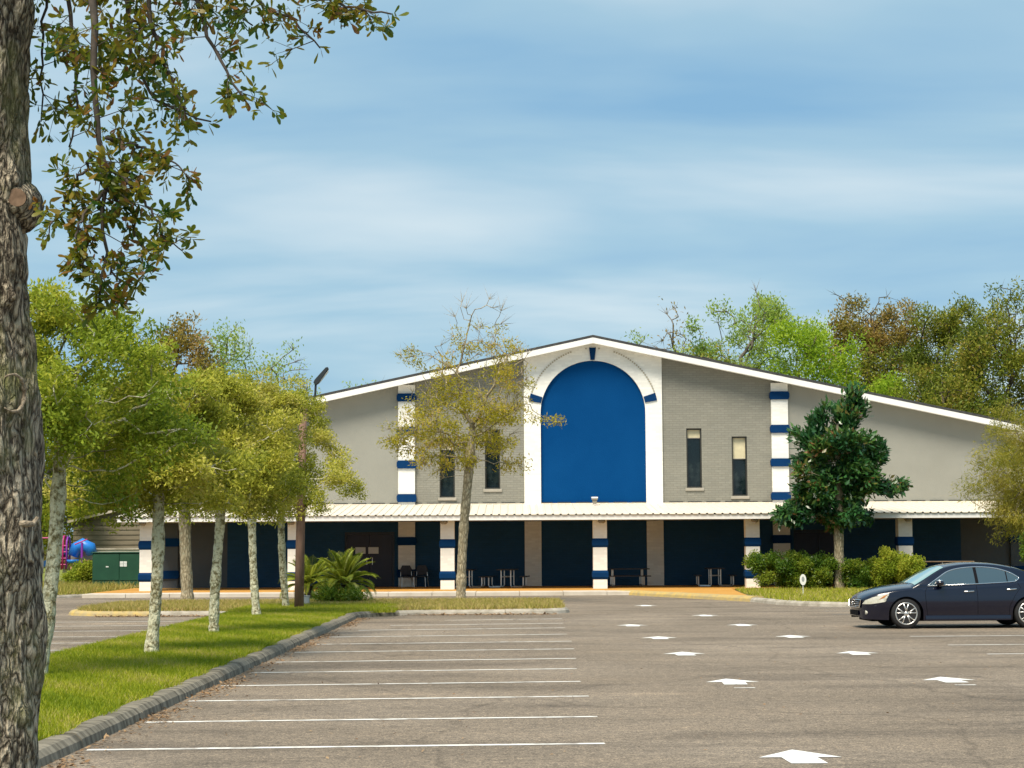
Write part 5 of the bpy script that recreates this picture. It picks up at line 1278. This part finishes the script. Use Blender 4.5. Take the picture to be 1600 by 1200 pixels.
for pts, r0, dens in HANG:
    pp = resample(path(pts), 24)
    for i in range(1, 24): pp[i] = pp[i] + Vector(rg.normal(0, 0.007, 3))
    twv.tube(pp, [r0 * (1 - 0.85 * i / 24) + 0.0016 for i in range(25)], 7)
    for _ in range(int(dens * 1.32)):
        k = int(rg.uniform(0.28 if r0 > 0.01 else 0.1, 1) * 24); s = pp[min(k, 24)]
        d = Vector(rg.normal(0, 1, 3)); d.x *= 1.1; d.z = d.z * 0.7 - 0.35; d.normalize()
        L = rg.uniform(0.07, 0.24) if r0 > 0.01 else rg.uniform(0.05, 0.13)
        e1 = s + d * L * 0.5 + Vector((0, 0, 0.01)); e2 = s + d * L + Vector((0, 0, -0.02 * rg.uniform(0, 1)))
        twv.tube([s, e1, e2], [0.0028, 0.002, 0.0012], 5)
        tips += [(e2, d), (e1, d)]
        for _2 in range(2):
            d2 = (d + Vector(rg.normal(0, 0.7, 3))).normalized(); e3 = e1 + d2 * L * rg.uniform(0.35, 0.7)
            twv.tube([e1, e3], [0.0018, 0.001], 4); tips.append((e3, d2))
    tips.append((pp[-1], (pp[-1] - pp[-3]).normalized()))
link('hanging_branches', twv.mesh('hanging_branches', 0, True), 'oak_twig', oak)
def oak_leaves(tips, per, L0, name):
    vs = []; fs = []; rn = []
    for p_, d in tips:
        n_l = int(rg.integers(per[0], per[1])); tone = rg.uniform(0.05, 0.95)
        for q in range(n_l):
            dd = (d * 0.7 + Vector(rg.normal(0, 0.75, 3)) + Vector((0, 0, -0.1))).normalized(); s = dd.cross(Vector(rg.normal(0, 1, 3))).normalized(); nn = dd.cross(s)
            L = L0 * rg.uniform(0.65, 1.25); W = L * rg.uniform(0.30, 0.42); b0 = p_ + Vector(rg.normal(0, 0.010, 3)); n = len(vs)
            cup = rg.uniform(-0.12, 0.22)
            for f, wv in ((0, 0.04), (0.35, 0.62), (0.72, 1.0), (0.92, 0.6)):
                cpt = b0 + dd * (L * f) + nn * (L * cup * f * f)
                vs += [cpt + s * W * 0.5 * wv + nn * W * 0.12 * wv, cpt - s * W * 0.5 * wv + nn * W * 0.12 * wv]
            vs.append(b0 + dd * L + nn * (L * cup))
            fs += [(n, n + 2, n + 3, n + 1), (n + 2, n + 4, n + 5, n + 3), (n + 4, n + 6, n + 7, n + 5), (n + 6, n + 8, n + 8, n + 7)]
            rn += [min(1, max(0, tone + rg.normal(0, 0.2)))] * 9
    tri = []
    for a, b_, c_, d_ in fs:
        tri.append((a, b_, c_)); 
        if c_ != b_: tri.append((a, c_, d_))
        else: tri[-1] = (a, b_, d_)
    me = mesh_np(name, np.array([tuple(v_) for v_ in vs]), np.array(tri), smooth=False, rnd=np.array(rn)); me.materials.append(MATS['oak_leaf']); return me
link('foliage', oak_leaves(tips, (5, 8), 0.055, 'foliage'), None, oak)
# upper crown above the view
up_t = []
for pts, r0, r1 in limb_paths[1:] + limb_paths[:1]:
    pp = resample(path(pts), 14)
    for _ in range(150):
        s = pp[int(rg.uniform(5, 14.9))] + Vector(rg.normal(0, 0.35, 3)) + Vector((0, 0, 0.35)); up_t.append((s, Vector(rg.normal(0, 1, 3)).normalized()))
link('upper_foliage', oak_leaves(up_t, (5, 8), 0.07, 'upper_foliage'), None, oak)

# ------------------------------------------------------------------ grass, dry grass, leaf litter
def in_poly(x, y, poly):
    ins = np.zeros(len(x), bool); n = len(poly); j = n - 1
    for i in range(n):
        xi, yi = poly[i]; xj, yj = poly[j]
        c_ = ((yi > y) != (yj > y)) & (x < (xj - xi) * (y - yi) / (yj - yi + 1e-12) + xi); ins ^= c_; j = i
    return ins
def blades(name, label, x, y, z, hgt, wid, m, rg, tone=None):
    n = len(x); a = rg.uniform(0, 2 * PI, n); h = hgt * rg.uniform(0.45, 1.35, n); ln = rg.normal(0, 0.55, (n, 2)) * h[:, None]
    co = np.empty((n, 3, 3)); dx, dy = np.cos(a) * wid / 2, np.sin(a) * wid / 2
    co[:, 0] = np.stack([x - dx, y - dy, np.full(n, z)], 1); co[:, 1] = np.stack([x + dx, y + dy, np.full(n, z)], 1)
    co[:, 2] = np.stack([x + ln[:, 0], y + ln[:, 1], z + h], 1)
    r = rg.uniform(0, 1, n) if tone is None else np.clip(tone + rg.normal(0, 0.32, n), 0, 1)
    me = mesh_np(name, co.reshape(-1, 3), np.arange(3 * n).reshape(n, 3), rnd=np.repeat(r, 3)); me.materials.append(MATS[m])
    return tag(link(name, me), label, 'grass', kind='stuff')
rg = np.random.default_rng(5)
n = 420000
y = 14 + 42 * rg.uniform(0, 1, n) ** 1.6; x = rg.uniform(-8, -3.9, n); k = in_poly(x, y, [(px_ * 1.0, py_) for px_, py_ in MED]) & (x > -7.68) & (x < -4.34 + 0.05 * np.sin(y * 3.1)); x, y = x[k], y[k]
patch = 0.42 + 0.24 * np.sin(x * 1.7 + 1.3 * np.sin(y * 0.6)) * np.sin(y * 0.9 + 0.7) + 0.18 * np.sin(x * 4.1 + y * 2.3)
blades('grass', 'short bright green grass covering the long median', x, y, 0.112, 0.075, 0.016, 'grass_blade', rg, patch)
n = 90000
x = rg.uniform(-12.6, 1.6, n); y = rg.uniform(53.4, 62, n); k = in_poly(x, y, [(a * 0.985, b_) for a, b_ in MED]) & ~((x > -7.8) & (x < -3.4) & (y < 57)); x, y = x[k], y[k]
blades('dry_grass', 'dry straw-coloured grass on the cross island', x, y, 0.112, 0.13, 0.03, 'dry_blade', rg)
n = 36000
x = rg.uniform(-7.7, -3.2, n); y = rg.uniform(52, 58.5, n)
blades('grass', 'green grass at the far end of the median round the lamp post', x, y, 0.112, 0.11, 0.02, 'grass_blade', rg)
n = 40000
x = rg.uniform(8.3, 24, n); y = rg.uniform(57, 76, n); k = in_poly(x, y, bedf + [(26, 76.1), (8.75, 76.1)]); x, y = x[k], y[k]
blades('grass', 'yellow-green grass in the hedge bed behind the sedan', x, y, 0.115, 0.12, 0.03, 'grass_blade', rg, 0.72 + 0 * x)
n = 26000
x = rg.uniform(-30, -16.4, n); y = rg.uniform(71.4, 88, n); k = in_poly(x, y, LAWN) & ~((x > -18.7) & (y > 84.9)); x, y = x[k], y[k]
blades('tall_grass', 'rough tall grass on the side lawn before the green cabinet', x, y, 0.095, 0.30, 0.035, 'dry_blade', rg, 0.15 + 0.3 * rg.uniform(0, 1, len(x)))
n = 3000
x = rg.uniform(-3.9, -1.6, n); y = rg.uniform(5.1, 12.3, n); k = in_poly(x, y, OAKI); x, y = x[k], y[k]
blades('grass', 'grass round the foot of the foreground oak', x, y, 0.112, 0.08, 0.012, 'grass_blade', rg)

def litter(name, label, x, y, z, size):
    n = len(x); pts = np.stack([x, y, np.full(n, z)], 1)
    a = rg.uniform(0, 2 * PI, n); d = np.stack([np.cos(a), np.sin(a), rg.normal(0, 0.25, n)], 1); s = np.stack([-np.sin(a), np.cos(a), rg.normal(0, 0.3, n)], 1)
    L = (size * rg.uniform(0.6, 1.3, n))[:, None]; co = np.empty((n, 4, 3)); co[:, 0] = pts; co[:, 1] = pts + d * L * 0.5 + s * L * 0.22; co[:, 2] = pts + d * L; co[:, 3] = pts + d * L * 0.5 - s * L * 0.22
    co[:, :, 2] = np.maximum(co[:, :, 2], z - 0.005) + 0.006
    me = mesh_np(name, co.reshape(-1, 3), np.arange(4 * n).reshape(n, 4), rnd=np.repeat(rg.uniform(0, 1, n), 4)); me.materials.append(MATS['litter'])
    return tag(link(name, me), label, 'leaves', kind='stuff')
n = 5200
y = rg.uniform(14, 51, n); dens = 0.25 + 0.75 * (np.sin(y * 0.9) * np.sin(y * 0.37 + 1) > 0.0); k = rg.uniform(size=n) < dens; y = y[k]
x = -4.08 + np.abs(rg.normal(0, 0.17, len(y)))
litter('leaf_litter', 'brown fallen leaves in the gutter along the median kerb', x, y, 0.006, 0.055)
n = 2600
x = rg.uniform(-11.5, 1.2, n); y = 53.3 - np.abs(rg.normal(0, 0.30, n)); k = ~((x > -7.9) & (x < -4.1)); 
litter('leaf_litter', 'brown fallen leaves along the front of the cross island', x[k], y[k], 0.006, 0.09)
n = 500
x = rg.uniform(-3.9, 8, n); y = 17 + 35 * rg.uniform(0, 1, n)
litter('leaf_litter', 'few scattered dry leaves on the open asphalt', x, y, 0.004, 0.045)
